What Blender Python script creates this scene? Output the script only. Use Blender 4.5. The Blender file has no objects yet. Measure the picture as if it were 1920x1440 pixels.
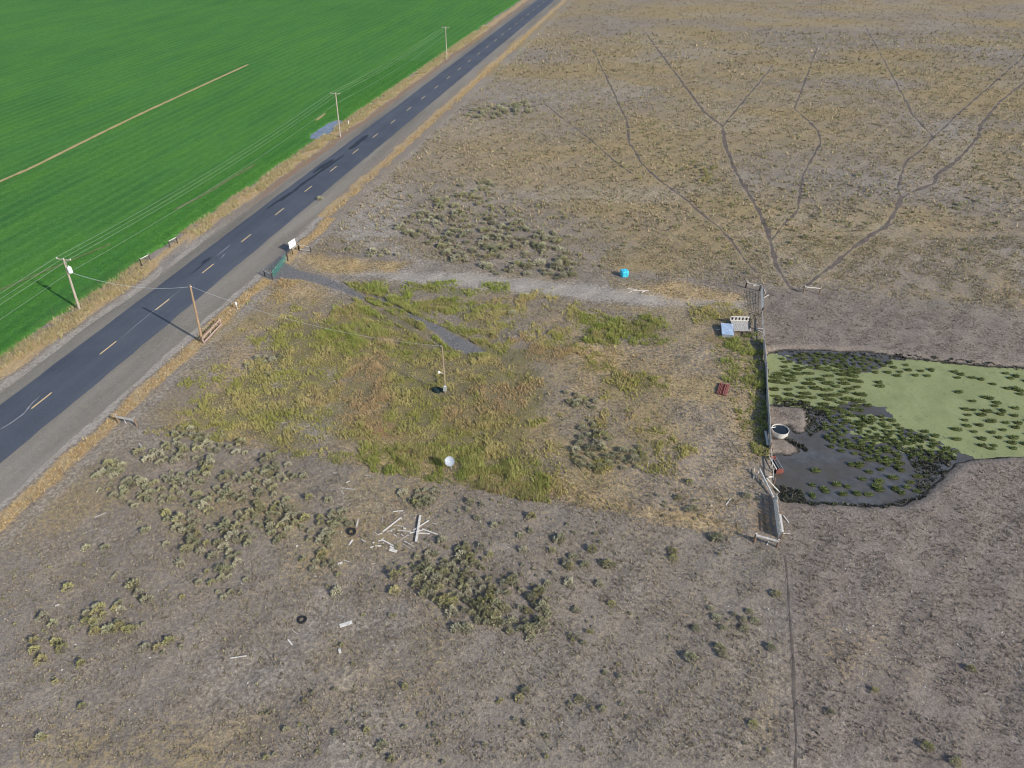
import bpy, math, random
import numpy as np
from mathutils import Vector, Matrix
random.seed(7); RNG = np.random.default_rng(11)
SC = bpy.context.scene; COL = SC.collection

# ------------------------------------------------------------------ camera, sky, sun, exposure
CAM_H, PITCH, FPX = 53.2, math.radians(36.0), 1332.0
cam = bpy.data.cameras.new('camera'); cam.lens = 36.0*FPX/1920.0; cam.sensor_width = 36.0
cam.clip_start = 0.5; cam.clip_end = 9000
camo = bpy.data.objects.new('camera', cam); COL.objects.link(camo)
camo.location = (0, 0, CAM_H); camo.rotation_euler = (math.pi/2-PITCH, 0, 0); SC.camera = camo
SUN_EL = math.radians(29.0); SUN_AZ = (0.805, -0.593)           # the sun stands behind the camera, to the right
world = bpy.data.worlds.new('World'); SC.world = world; world.use_nodes = True
wn = world.node_tree.nodes; wl = world.node_tree.links
sky = wn.new('ShaderNodeTexSky'); sky.sky_type = 'NISHITA'; sky.sun_disc = False
sky.sun_elevation = SUN_EL; sky.sun_rotation = math.atan2(SUN_AZ[0], SUN_AZ[1]); sky.altitude = 1400
sky.air_density = 1.0; sky.dust_density = 2.2; sky.ozone_density = 1.0
wn['Background'].inputs['Strength'].default_value = 0.115
wl.new(sky.outputs[0], wn['Background'].inputs['Color'])
sun = bpy.data.lights.new('sun', 'SUN'); sun.energy = 3.3; sun.angle = math.radians(0.6); sun.color = (1.0, 0.93, 0.83)
suno = bpy.data.objects.new('sun', sun); COL.objects.link(suno)
ldir = Vector((-SUN_AZ[0]*math.cos(SUN_EL), -SUN_AZ[1]*math.cos(SUN_EL), -math.sin(SUN_EL)))
suno.rotation_euler = ldir.to_track_quat('-Z', 'Y').to_euler(); suno.location = (80, -60, 90)
SC.view_settings.view_transform = 'Standard'; SC.view_settings.look = 'None'
SC.cycles.filter_width = 1.1
SC.view_settings.exposure = 0.66; SC.view_settings.gamma = 1.0; SC.view_settings.use_curve_mapping = False

# ------------------------------------------------------------------ survey: photo point -> place on level ground
def G(x, y, z=0.0):
    a = (x-960)/FPX; b = (y-720)/FPX
    d = (a, math.cos(PITCH)-b*math.sin(PITCH), -math.sin(PITCH)-b*math.cos(PITCH))
    k = (CAM_H-z)/-d[2]
    return (d[0]*k, d[1]*k)
def GP(pts): return np.array([G(*p) for p in pts])
RO = np.array([-42.17, 138.42]); RD = np.array([.2226, .9749]); RN = np.array([.9749, -.2226]); RROT = -math.atan2(.2226, .9749)
def UV(x, y): return ((x-RO[0])*RD[0]+(y-RO[1])*RD[1], (x-RO[0])*RN[0]+(y-RO[1])*RN[1])
def XY(u, v): return (RO[0]+RD[0]*u+RN[0]*v, RO[1]+RD[1]*u+RN[1]*v)

# ------------------------------------------------------------------ numpy noise, polygons, ground height
def _h(ix, iy, s):
    n = (ix.astype(np.int64)*374761393 + iy.astype(np.int64)*668265263 + s*1442695041) & 0x7fffffff
    n = ((n ^ (n >> 13))*1274126177) & 0x7fffffff
    return ((n ^ (n >> 16)) & 0xffff)/65535.0
def vnoise(x, y, sc, s=0):
    x = np.asarray(x)/sc; y = np.asarray(y)/sc; ix = np.floor(x); iy = np.floor(y); fx = x-ix; fy = y-iy
    fx = fx*fx*(3-2*fx); fy = fy*fy*(3-2*fy)
    a = _h(ix, iy, s); b = _h(ix+1, iy, s); c = _h(ix, iy+1, s); d = _h(ix+1, iy+1, s)
    return (a*(1-fx)+b*fx)*(1-fy)+(c*(1-fx)+d*fx)*fy
def fbm(x, y, sc, s=0, o=3):
    r = 0; w = 1; t = 0
    for k in range(o): r = r+w*vnoise(x, y, sc/2**k, s+17*k); t += w; w *= .55
    return r/t
def sdist(x, y, poly):
    """signed distance to a polygon, negative inside"""
    x = np.asarray(x, float); y = np.asarray(y, float); best = np.full(x.shape, 1e12); ins = np.zeros(x.shape, bool)
    n = len(poly)
    for i in range(n):
        ax, ay = poly[i]; bx, by = poly[(i+1) % n]; ex, ey = bx-ax, by-ay
        t = np.clip(((x-ax)*ex+(y-ay)*ey)/(ex*ex+ey*ey+1e-9), 0, 1)
        best = np.minimum(best, (x-ax-t*ex)**2+(y-ay-t*ey)**2)
        with np.errstate(divide='ignore', invalid='ignore'):
            c = ((ay > y) != (by > y)) & (x < (bx-ax)*(y-ay)/(by-ay+1e-12)+ax)
        ins ^= c
    d = np.sqrt(best); return np.where(ins, -d, d)
def mask(x, y, pts, soft=1.5, rag=0.0, rsc=3.0, s=5, world_pts=False):
    """0..1 membership of a photo-traced polygon with ragged edge"""
    poly = pts if world_pts else GP(pts); x = np.asarray(x); y = np.asarray(y)
    m = 4*soft+2*rag; out = np.zeros(x.shape)
    k = (x > poly[:, 0].min()-m) & (x < poly[:, 0].max()+m) & (y > poly[:, 1].min()-m) & (y < poly[:, 1].max()+m)
    if k.any():
        d = sdist(x[k], y[k], poly)
        if rag: d = d+(fbm(x[k], y[k], rsc, s)-.5)*2*rag
        out[k] = np.clip(.5-d/(2*soft), 0, 1)
    return out
def sstep(a, b, v):
    t = np.clip((v-a)/(b-a), 0, 1); return t*t*(3-2*t)

POND = GP([(1439,658),(1470,655),(1540,654),(1610,657),(1660,662),(1700,670),(1750,674),(1800,680),(1850,684),(1920,688),(2010,697),(2060,730),(2070,780),(2030,830),
  (1960,848),(1920,851),(1880,853),(1830,857),(1810,862),(1790,870),(1770,885),(1755,897),(1745,910),(1735,925),(1720,935),(1700,941),(1680,943),(1657,946),(1640,943),(1600,945),(1560,941),
  (1510,939),(1470,934),(1459,920),(1455,900),(1452,880),(1449,849),(1482,849),(1504,840),(1476,823),(1450,818),(1449,806),(1480,797),(1490,810),(1513,808),(1524,784),(1512,760),(1470,757),(1441,757)])
WATER_Z = -0.32
def gz(x, y):
    x = np.asarray(x, float); y = np.asarray(y, float)
    u, v = UV(x, y)
    off = sstep(13, 24, np.abs(v))
    z = off*(.10*np.sin(x*.21+1.3)*np.sin(y*.17+.4)+.07*np.sin(x*.53+y*.31)+.035*np.sin(x*1.1-y*.9+2)+.03*np.sin(x*1.9+.5)*np.sin(y*2.1))
    k = (x > POND[:, 0].min()-6) & (x < POND[:, 0].max()+6) & (y > POND[:, 1].min()-6) & (y < POND[:, 1].max()+6)
    if k.any():
        xk = x[k] if x.shape else x; yk = y[k] if y.shape else y
        sd = sdist(xk, yk, POND)+(fbm(xk, yk, 1.3, 3)-.5)*.9
        near = sstep(4.5, 1.5, sd)
        prof = np.where(sd > 0, WATER_Z+(-WATER_Z)*sstep(-.1, .9, sd), WATER_Z-.7*sstep(0, 1.8, -sd))
        zz = z[k] if z.shape else z
        r = zz*(1-near)+(prof+zz*.25*sstep(-.2, 1, sd))*near
        if z.shape: z[k] = r
        else: z = r
    return z
def gzf(x, y): return float(gz(np.array([x]), np.array([y]))[0])
def P3(px, py, dz=0.0):
    x, y = G(px, py); return Vector((x, y, gzf(x, y)+dz))

# ------------------------------------------------------------------ materials
MATS = {}
def mat(name, col, rough=.85, metal=0.0, var=.18, sc=6.0, bump=0.0, bsc=20.0, stretch=(1, 1, 1), spec=.3, col2=None):
    if name in MATS: return MATS[name]
    m = bpy.data.materials.new(name); m.use_nodes = True; N = m.node_tree.nodes; L = m.node_tree.links; b = N['Principled BSDF']
    b.inputs['Roughness'].default_value = rough; b.inputs['Metallic'].default_value = metal; b.inputs['Specular IOR Level'].default_value = spec
    tc = N.new('ShaderNodeTexCoord'); mp = N.new('ShaderNodeMapping'); mp.inputs['Scale'].default_value = stretch; L.new(tc.outputs['Object'], mp.inputs[0])
    nz = N.new('ShaderNodeTexNoise'); nz.inputs['Scale'].default_value = sc; nz.inputs['Detail'].default_value = 5; L.new(mp.outputs[0], nz.inputs[0])
    rp = N.new('ShaderNodeValToRGB'); c2 = col2 or tuple(min(1, c*(1+var)) for c in col)
    rp.color_ramp.elements[0].position = .3; rp.color_ramp.elements[1].position = .7
    rp.color_ramp.elements[0].color = (*[c*(1-var) for c in col], 1); rp.color_ramp.elements[1].color = (*c2, 1)
    L.new(nz.outputs['Fac'], rp.inputs[0]); L.new(rp.outputs[0], b.inputs['Base Color'])
    if bump:
        n2 = N.new('ShaderNodeTexNoise'); n2.inputs['Scale'].default_value = bsc; n2.inputs['Detail'].default_value = 6; L.new(mp.outputs[0], n2.inputs[0])
        bp = N.new('ShaderNodeBump'); bp.inputs['Strength'].default_value = bump; bp.inputs['Distance'].default_value = .02
        L.new(n2.outputs['Fac'], bp.inputs['Height']); L.new(bp.outputs[0], b.inputs['Normal'])
    MATS[name] = m; return m
M_GREYWOOD = mat('weathered_wood', (.42, .40, .37), .9, var=.3, sc=5, bump=.4, stretch=(1, 1, 1))
M_PALEWOOD = mat('bleached_wood', (.60, .57, .52), .85, var=.22, sc=7, bump=.3)
M_DARKWOOD = mat('creosote_wood', (.045, .037, .032), .85, var=.35, sc=9)
M_BROWNWOOD = mat('brown_wood', (.20, .14, .10), .9, var=.3, sc=9)
M_POLE = mat('pole_wood', (.30, .21, .13), .9, var=.3, sc=4, stretch=(3, 3, .4))
M_POLEGREY = mat('grey_pole_wood', (.36, .31, .25), .9, var=.25, sc=4, stretch=(3, 3, .4))
M_PINKWOOD = mat('faded_red_wood', (.34, .25, .23), .9, var=.25, sc=8)
M_GALV = mat('galvanised_steel', (.50, .52, .54), .45, .5, var=.15, sc=10)
M_STEELGREY = mat('grey_steel_tube', (.36, .38, .40), .55, .3, var=.2, sc=10)
M_WHITE = mat('white_paint', (.80, .80, .78), .6, var=.06, sc=4)
M_DISH = mat('dish_paint_shaded', (.42, .46, .51), .5, var=.1, sc=5)  # bluish-grey shading of the dish is put into its paint colour
M_BLUESHEET = mat('pale_blue_metal', (.45, .55, .68), .5, .15, var=.16, sc=3)
M_CYAN = mat('cyan_plastic', (.05, .52, .70), .6, var=.22, sc=4)
M_RUST = mat('rusty_red_steel', (.20, .065, .05), .85, var=.4, sc=14)
M_REDPAINT = mat('faded_red_paint', (.30, .10, .09), .8, var=.35, sc=9)
M_RUBBER = mat('black_rubber', (.02, .02, .021), .8, var=.3, sc=14)
M_GREEN = mat('green_gate_paint', (.025, .26, .20), .55, var=.2, sc=8)
M_TARP = mat('dark_tarp', (.018, .035, .035), .6, var=.5, sc=6)
M_WIRE = mat('aluminium_wire', (.62, .64, .62), .5, .3, var=.1, sc=3)
M_FENCEWIRE = mat('fence_wire', (.16, .14, .13), .7, .4, var=.2, sc=9)
M_CERAM = mat('porcelain', (.75, .75, .73), .3, var=.05, sc=5)
M_TANK = mat('tank_shell', (.58, .55, .50), .6, .1, var=.2, sc=5)
M_STONE = mat('pale_stone', (.5, .48, .45), .95, var=.25, sc=12)
M_YELLOW = mat('yellow_road_paint', (.70, .53, .26), .7, var=.22, sc=14)
M_TAR = mat('black_tar', (.022, .025, .032), .6, var=.3, sc=3)
M_FADEDWHITE = mat('crack_sealer', (.30, .30, .31), .8, var=.3, sc=9)

def attr_plant():
    m = bpy.data.materials.new('plant_tint'); m.use_nodes = True; N = m.node_tree.nodes; L = m.node_tree.links; b = N['Principled BSDF']
    b.inputs['Roughness'].default_value = .85; b.inputs['Specular IOR Level'].default_value = .15
    at = N.new('ShaderNodeAttribute'); at.attribute_name = 'tint'
    oi = N.new('ShaderNodeObjectInfo'); mr = N.new('ShaderNodeMapRange'); mr.inputs['To Min'].default_value = .82; mr.inputs['To Max'].default_value = 1.36
    L.new(oi.outputs['Random'], mr.inputs['Value'])
    mx = N.new('ShaderNodeMix'); mx.data_type = 'RGBA'; mx.blend_type = 'MULTIPLY'; mx.inputs['Factor'].default_value = 1
    L.new(at.outputs['Color'], mx.inputs['A']); L.new(mr.outputs[0], mx.inputs['B']); L.new(mx.outputs['Result'], b.inputs['Base Color'])
    tr = N.new('ShaderNodeBsdfTranslucent'); L.new(mx.outputs['Result'], tr.inputs['Color'])
    ms = N.new('ShaderNodeMixShader'); ms.inputs[0].default_value = .28
    L.new(b.outputs[0], ms.inputs[1]); L.new(tr.outputs[0], ms.inputs[2]); L.new(ms.outputs[0], N['Material Output'].inputs['Surface'])
    return m
M_PLANT = attr_plant()
M_STUFF = M_PLANT.copy(); M_STUFF.name = 'plant_cover_tint'
for n_ in M_STUFF.node_tree.nodes:
    if n_.type == 'MAP_RANGE': n_.inputs['To Min'].default_value = 1.0; n_.inputs['To Max'].default_value = 1.0

class NT:
    """small node helper"""
    def __init__(s, name):
        s.m = bpy.data.materials.new(name); s.m.use_nodes = True; s.N = s.m.node_tree.nodes; s.L = s.m.node_tree.links; s.b = s.N['Principled BSDF']
        s.tc = s.N.new('ShaderNodeTexCoord').outputs['Object']
    def noise(s, sc, det=4, stretch=None, rough=.55):
        n = s.N.new('ShaderNodeTexNoise'); n.inputs['Scale'].default_value = sc; n.inputs['Detail'].default_value = det; n.inputs['Roughness'].default_value = rough
        v = s.tc
        if stretch:
            mp = s.N.new('ShaderNodeMapping'); mp.inputs['Scale'].default_value = stretch; s.L.new(v, mp.inputs[0]); v = mp.outputs[0]
        s.L.new(v, n.inputs[0]); return n.outputs['Fac']
    def rng(s, v, a, b, c=0., d=1., clamp=True):
        n = s.N.new('ShaderNodeMapRange'); n.clamp = clamp
        for k, x in zip(('From Min', 'From Max', 'To Min', 'To Max'), (a, b, c, d)): n.inputs[k].default_value = x
        s.L.new(v, n.inputs['Value']); return n.outputs[0]
    def math(s, op, a, b):
        n = s.N.new('ShaderNodeMath'); n.operation = op
        for i, x in enumerate((a, b)):
            if isinstance(x, (int, float)): n.inputs[i].default_value = x
            else: s.L.new(x, n.inputs[i])
        return n.outputs[0]
    def mix(s, f, a, b, mode='MIX'):
        n = s.N.new('ShaderNodeMix'); n.data_type = 'RGBA'; n.blend_type = mode
        for k, x in (('Factor', f), ('A', a), ('B', b)):
            if isinstance(x, (int, float)): n.inputs[k].default_value = x
            elif isinstance(x, tuple): n.inputs[k].default_value = (*x, 1)
            else: s.L.new(x, n.inputs[k])
        return n.outputs['Result']
    def attr(s, name):
        a = s.N.new('ShaderNodeAttribute'); a.attribute_name = name
        sp = s.N.new('ShaderNodeSeparateColor'); s.L.new(a.outputs['Color'], sp.inputs[0])
        return [sp.outputs[0], sp.outputs[1], sp.outputs[2], a.outputs['Alpha']]
    def done(s, col, rough=.95, bumps=(), spec=.2):
        s.L.new(col, s.b.inputs['Base Color']); s.b.inputs['Specular IOR Level'].default_value = spec
        if isinstance(rough, (int, float)): s.b.inputs['Roughness'].default_value = rough
        else: s.L.new(rough, s.b.inputs['Roughness'])
        prev = None
        for h, st, dist in bumps:
            bp = s.N.new('ShaderNodeBump'); bp.inputs['Strength'].default_value = st; bp.inputs['Distance'].default_value = dist
            s.L.new(h, bp.inputs['Height'])
            if prev: s.L.new(prev, bp.inputs['Normal'])
            prev = bp.outputs[0]
        if prev: s.L.new(prev, s.b.inputs['Normal'])
        return s.m

def ground_material():
    t = NT('rangeland_soil')
    big = t.noise(.05, 4); mid = t.noise(.45, 4); fin = t.noise(2.6, 5, rough=.65); grit = t.noise(7.5, 4, rough=.7); streak = t.noise(1.2, 4, (1, .35, 1))
    weed, straw, pale, mud = t.attr('cover_a'); grav, tan, mauve, rust = t.attr('cover_b')
    c = t.mix(t.rng(mid, .3, .7), (.223, .189, .154), (.286, .248, .210))
    c = t.mix(t.rng(big, .35, .65), c, (.258, .228, .194))
    c = t.mix(t.rng(fin, .52, .7, 0, .55), c, (.285, .240, .150))              # dry stubble flecks
    def lay(c, a, thr, col, k=.55, nz=fin):
        f = t.rng(t.math('ADD', a, t.math('MULTIPLY', t.math('SUBTRACT', nz, .5), k*2)), thr-.22, thr+.22)
        return t.mix(f, c, col)
    c = lay(c, mauve, .5, t.mix(t.rng(mid, .3, .7), (.204, .171, .145), (.270, .233, .201)))
    c = lay(c, tan, .55, t.mix(t.rng(streak, .35, .65), (.345, .262, .150), (.285, .235, .125)), .9)
    c = lay(c, weed, .62, t.mix(t.rng(mid, .3, .7), (.170, .160, .060), (.225, .185, .085)), .7)
    c = lay(c, pale, .55, t.mix(t.rng(mid, .3, .7), (.320, .290, .248), (.390, .360, .318)), .8)
    c = lay(c, straw, .5, t.mix(t.rng(streak, .35, .65), (.400, .285, .145), (.470, .365, .215)), .7)
    c = lay(c, rust, .5, (.290, .170, .095), .8)
    c = lay(c, grav, .5, t.mix(t.rng(grit, .3, .7), (.115, .117, .122), (.225, .222, .22)), .25)
    c = lay(c, mud, .5, t.mix(t.rng(fin, .35, .65), (.022, .022, .022), (.085, .078, .068)), .5, mid)
    c = t.mix(1.0, c, t.mix(t.rng(grit, .32, .68), (.60, .59, .58), (1.25, 1.24, 1.23)), 'MULTIPLY')
    c = t.mix(1.0, c, t.mix(t.rng(fin, .3, .62), (.70, .69, .68), (1.12, 1.12, 1.12)), 'MULTIPLY')
    return t.done(c, .96, ((mid, .35, .25), (fin, .75, .14), (grit, .55, .05)), .1)
def asphalt_material():
    t = NT('asphalt')
    lane = t.noise(.35, 4, (1.0, .03, 1)); pat = t.noise(.12, 5); grit = t.noise(9, 4, rough=.7); fin = t.noise(1.6, 4)
    c = t.mix(t.rng(lane, .35, .65), (.048, .056, .074), (.070, .080, .100))  # blue of the reflected sky is tinted into the asphalt colour
    c = t.mix(t.rng(pat, .4, .65, 0, .5), c, (.085, .094, .114))
    c = t.mix(1.0, c, t.mix(t.rng(grit, .3, .7), (.75, .75, .75), (1.3, 1.3, 1.3)), 'MULTIPLY')
    c = t.mix(t.rng(fin, .66, .76, 0, .35), c, (.10, .10, .105))
    return t.done(c, .78, ((grit, .35, .02),), .4)
def gravel_material():
    t = NT('shoulder_gravel')
    a = t.noise(.25, 4, (1, .12, 1)); g = t.noise(8, 5, rough=.75); f = t.noise(1.5, 4)
    c = t.mix(t.rng(a, .35, .65), (.165, .152, .130), (.240, .220, .190))
    c = t.mix(t.rng(f, .45, .7, 0, .6), c, (.240, .215, .165))
    c = t.mix(1.0, c, t.mix(t.rng(g, .3, .7), (.6, .6, .6), (1.35, 1.35, 1.35)), 'MULTIPLY')
    return t.done(c, .95, ((g, .6, .04), (f, .4, .08)), .1)
def crop_material():
    t = NT('green_crop')
    row = t.noise(.16, 5, (1, .16, 1)); row2 = t.noise(1.1, 4, (1, .14, 1)); pat = t.noise(.025, 4); fin = t.noise(4.5, 5, rough=.7); m = t.noise(.5, 4)
    c = t.mix(t.rng(pat, .35, .65), (.042, .140, .030), (.056, .170, .036))
    c = t.mix(t.rng(row, .35, .7, 0, .6), c, (.085, .215, .024))
    c = t.mix(t.rng(row2, .5, .72, 0, .4), c, (.030, .112, .030))
    c = t.mix(t.rng(m, .55, .75, 0, .4), c, (.062, .150, .052))
    row3 = t.noise(2.4, 3, (1, .012, 1)); c = t.mix(t.rng(row3, .58, .72, 0, .3), c, (.085, .200, .070)); c = t.mix(t.rng(row3, .42, .30, 0, .35), c, (.020, .080, .026))
    wv = t.N.new('ShaderNodeTexWave'); wv.wave_type = 'BANDS'; wv.bands_direction = 'X'; wv.inputs['Scale'].default_value = .11; wv.inputs['Distortion'].default_value = 2.5; wv.inputs['Detail'].default_value = 3; wv.inputs['Detail Scale'].default_value = .6; t.L.new(t.tc, wv.inputs['Vector'])
    c = t.mix(t.rng(wv.outputs['Fac'], .35, 1.0, 0, .32), c, (.095, .225, .050)); fin2 = t.noise(1.4, 4, rough=.7)
    c = t.mix(1.0, c, t.mix(t.rng(fin2, .3, .7), (.80, .82, .80), (1.2, 1.2, 1.2)), 'MULTIPLY')
    c = t.mix(1.0, c, t.mix(t.rng(fin, .3, .7), (.55, .57, .55), (1.45, 1.45, 1.45)), 'MULTIPLY')
    return t.done(c, .9, ((row2, .15, .08), (fin, .9, .12)), .1)
def water_material(name, base, rough=.08):
    t = NT(name); n = t.noise(1.2, 4); w = t.noise(6, 3)
    b2 = t.noise(.22, 5); c = t.mix(t.rng(n, .35, .65), base, tuple(x*1.5 for x in base)); c = t.mix(t.rng(b2, .42, .65, 0, .8), c, (base[0]*1.1, base[1]*.95, base[2]*.75))
    return t.done(c, rough, ((w, .12, .02),), .5)
def duckweed_material():
    t = NT('duckweed'); n = t.noise(.16, 5); f = t.noise(5, 5, rough=.7); s = t.noise(.7, 4, (1, .4, 1))
    c = t.mix(t.rng(n, .35, .65), (.250, .280, .125), (.212, .238, .105))
    c = t.mix(t.rng(s, .5, .72, 0, .5), c, (.280, .305, .155)); k2 = t.noise(.5, 5); c = t.mix(t.rng(k2, .52, .72, 0, .6), c, (.170, .190, .080)); k3 = t.noise(2.2, 4); c = t.mix(t.rng(k3, .62, .74, 0, .7), c, (.095, .105, .062))
    c = t.mix(1.0, c, t.mix(t.rng(f, .3, .7), (.85, .85, .85), (1.1, 1.1, 1.1)), 'MULTIPLY')
    return t.done(c, .7, ((f, .15, .01),), .3)
def trail_material():
    t = NT('trodden_dust'); n = t.noise(.8, 4); f = t.noise(6, 4)
    c = t.mix(t.rng(n, .3, .7), (.108, .089, .075), (.168, .142, .122))
    c = t.mix(1.0, c, t.mix(t.rng(f, .3, .7), (.75, .75, .75), (1.15, 1.15, 1.15)), 'MULTIPLY')
    return t.done(c, .95, ((f, .5, .04),), .1)

# ------------------------------------------------------------------ mesh helpers
class MB:
    def __init__(s): s.v = []; s.f = []
    def add(s, vs, fs):
        o = len(s.v); s.v += [tuple(v) for v in vs]; s.f += [tuple(i+o for i in f) for f in fs]; return s
    def beam(s, p0, p1, w, h, up=(0, 0, 1), taper=1.0):
        p0 = Vector(p0); p1 = Vector(p1); d = (p1-p0).normalized(); u = Vector(up)
        if abs(d.dot(u)) > .97: u = Vector((1, 0, 0))
        sx = d.cross(u).normalized(); sz = sx.cross(d).normalized(); vs = []
        for p, k in ((p0, 1), (p1, taper)):
            for a, b in ((-1, -1), (1, -1), (1, 1), (-1, 1)): vs.append(p+sx*a*w*.5*k+sz*b*h*.5*k)
        return s.add(vs, [(3, 2, 1, 0), (4, 5, 6, 7), (0, 1, 5, 4), (1, 2, 6, 5), (2, 3, 7, 6), (3, 0, 4, 7)])
    def cyl(s, p0, p1, r0, r1=None, n=8, cap=True):
        r1 = r0 if r1 is None else r1; p0 = Vector(p0); p1 = Vector(p1); d = (p1-p0).normalized()
        u = Vector((0, 0, 1)) if abs(d.z) < .9 else Vector((1, 0, 0)); a = d.cross(u).normalized(); b = d.cross(a)
        vs = []; fs = []
        for p, r in ((p0, r0), (p1, r1)):
            for i in range(n): t = 2*math.pi*i/n; vs.append(p+a*math.cos(t)*r+b*math.sin(t)*r)
        for i in range(n): fs.append((i, n+i, n+(i+1) % n, (i+1) % n))
        if cap: fs += [tuple(range(n)), tuple(range(2*n-1, n-1, -1))]
        return s.add(vs, fs)
    def tube(s, path, r, n=5):
        vs = []; fs = []; m = len(path); path = [Vector(p) for p in path]
        for k, p in enumerate(path):
            d = (path[min(k+1, m-1)]-path[max(k-1, 0)]).normalized(); u = Vector((0, 0, 1)) if abs(d.z) < .9 else Vector((1, 0, 0))
            a = d.cross(u).normalized(); b = d.cross(a)
            for i in range(n): t = 2*math.pi*i/n; vs.append(p+a*math.cos(t)*r+b*math.sin(t)*r)
        for k in range(m-1):
            for i in range(n): fs.append((k*n+i, (k+1)*n+i, (k+1)*n+(i+1) % n, k*n+(i+1) % n))
        return s.add(vs, fs)
    def lathe(s, prof, n=24, c=(0, 0, 0), close=False):
        vs = []; fs = []; m = len(prof)
        for r, z in prof:
            for i in range(n): t = 2*math.pi*i/n; vs.append((c[0]+r*math.cos(t), c[1]+r*math.sin(t), c[2]+z))
        for k in range(m-1 if not close else m):
            k2 = (k+1) % m
            for i in range(n): fs.append((k*n+i, k*n+(i+1) % n, k2*n+(i+1) % n, k2*n+i))
        return s.add(vs, fs)
    def build(s, name, m, parent=None, loc=(0, 0, 0), smooth=False):
        me = bpy.data.meshes.new(name); me.from_pydata(s.v, [], s.f); me.update(); me.materials.append(m)
        if smooth: me.polygons.foreach_set('use_smooth', [True]*len(me.polygons))
        o = bpy.data.objects.new(name, me); COL.objects.link(o); o.location = loc
        if parent: o.parent = parent
        return o
def npmesh(name, V, F, m, tint=None, attrs=None, kind=None, smooth=False):
    """V (n,3) array, F (k,3 or 4) array"""
    V = np.asarray(V, np.float32); F = np.asarray(F, np.int32); me = bpy.data.meshes.new(name); k, q = F.shape
    me.vertices.add(len(V)); me.vertices.foreach_set('co', V.ravel()); me.loops.add(k*q); me.loops.foreach_set('vertex_index', F.ravel())
    me.polygons.add(k); me.polygons.foreach_set('loop_start', np.arange(0, k*q, q, dtype=np.int32))
    if smooth: me.polygons.foreach_set('use_smooth', np.ones(k, bool))
    me.update(calc_edges=True); me.materials.append(m)
    al = dict(attrs or {})
    if tint is not None: al['tint'] = np.c_[tint, np.ones(len(V))]
    for n, a in al.items():
        at = me.attributes.new(n, 'FLOAT_COLOR', 'POINT'); at.data.foreach_set('color', np.asarray(a, np.float32).ravel())
    o = bpy.data.objects.new(name, me); COL.objects.link(o)
    if kind: o['kind'] = kind
    return o
def tag(o, label, cat, group=None):
    o['label'] = label; o['category'] = cat
    if group: o['group'] = group
    return o
def thing(name, label, cat, loc=(0, 0, 0), rz=0.0, group=None):
    o = bpy.data.objects.new(name, None); COL.objects.link(o); o.empty_display_size = .2
    o.location = loc; o.rotation_euler = (0, 0, rz); return tag(o, label, cat, group)

# ------------------------------------------------------------------ ground sheet
def axis(lo, hi, step, far_lo, far_hi):
    c = list(np.arange(lo, hi+step*.5, step)); s = step; x = c[-1]
    while x < far_hi: s *= 1.03; x += s; c.append(x)
    s = step; x = c[0]; pre = []
    while x > far_lo: s *= 1.06; x -= s; pre.append(x)
    return np.array(pre[::-1]+c)
gx = axis(-100, 130, .45, -4000, 4000); gy = axis(22, 215, .45, -1500, 6000)
GX, GY = np.meshgrid(gx, gy); X = GX.ravel(); Y = GY.ravel(); U, V = UV(X, Y); Z = gz(X, Y)
weed = np.zeros(X.size); straw = weed.copy(); pale = weed.copy(); mud = weed.copy(); grav = weed.copy(); tan = weed.copy(); mauve = weed.copy(); rust = weed.copy()

LOTP = [(250,797),(400,620),(500,525),(700,560),(1000,560),(1425,590),(1440,800),(1455,1024),(1414,1014),(1220,978),(1060,948),(880,913),(640,871),(420,830)]
WEEDS = [  # (photo outline, strength)
 ([(345,800),(375,755),(430,700),(480,680),(480,645),(520,640),(500,600),(520,578),(560,590),(600,600),(640,590),(690,565),(760,590),(830,640),(900,655),(960,650),(1060,640),(1075,660),(1010,690),(1035,720),(1020,790),(985,840),(1060,890),(1050,945),(960,935),(880,915),(800,905),(720,895),(640,870),(650,840),(600,828),(520,842),(440,828),(395,806)], .72),
 ([(655,545),(690,537),(760,572),(830,605),(900,642),(935,658),(900,656),(820,614),(740,578),(680,556)], 1.0),
 ([(690,566),(740,588),(800,612),(830,632),(808,634),(750,606),(700,580)], .95),
 ([(1110,612),(1140,600),(1235,600),(1222,624),(1150,636)], 1.0), ([(1068,592),(1110,588),(1115,610),(1080,614)], .8),
 ([(1112,700),(1150,690),(1205,700),(1225,730),(1130,737)], .85), ([(1110,672),(1150,668),(1165,690),(1120,692)], .85),
 ([(1310,582),(1365,577),(1352,600),(1320,597)], .9), ([(870,885),(1000,878),(1004,935),(900,925)], 1.0),
 ([(640,860),(720,850),(790,880),(880,905),(800,907),(700,890)], .95),
 ([(900,575),(960,565),(1000,590),(960,640),(900,630),(860,600)], .55), ([(930,570),(970,568),(965,590),(935,588)], .9),
 ([(1412,640),(1430,640),(1437,700),(1441,800),(1444,850),(1436,850),(1426,760)], .96), ([(1150,800),(1230,800),(1240,850),(1180,850)], .6), ([(520,525),(550,518),(560,530),(530,540)], .8)]
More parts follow.
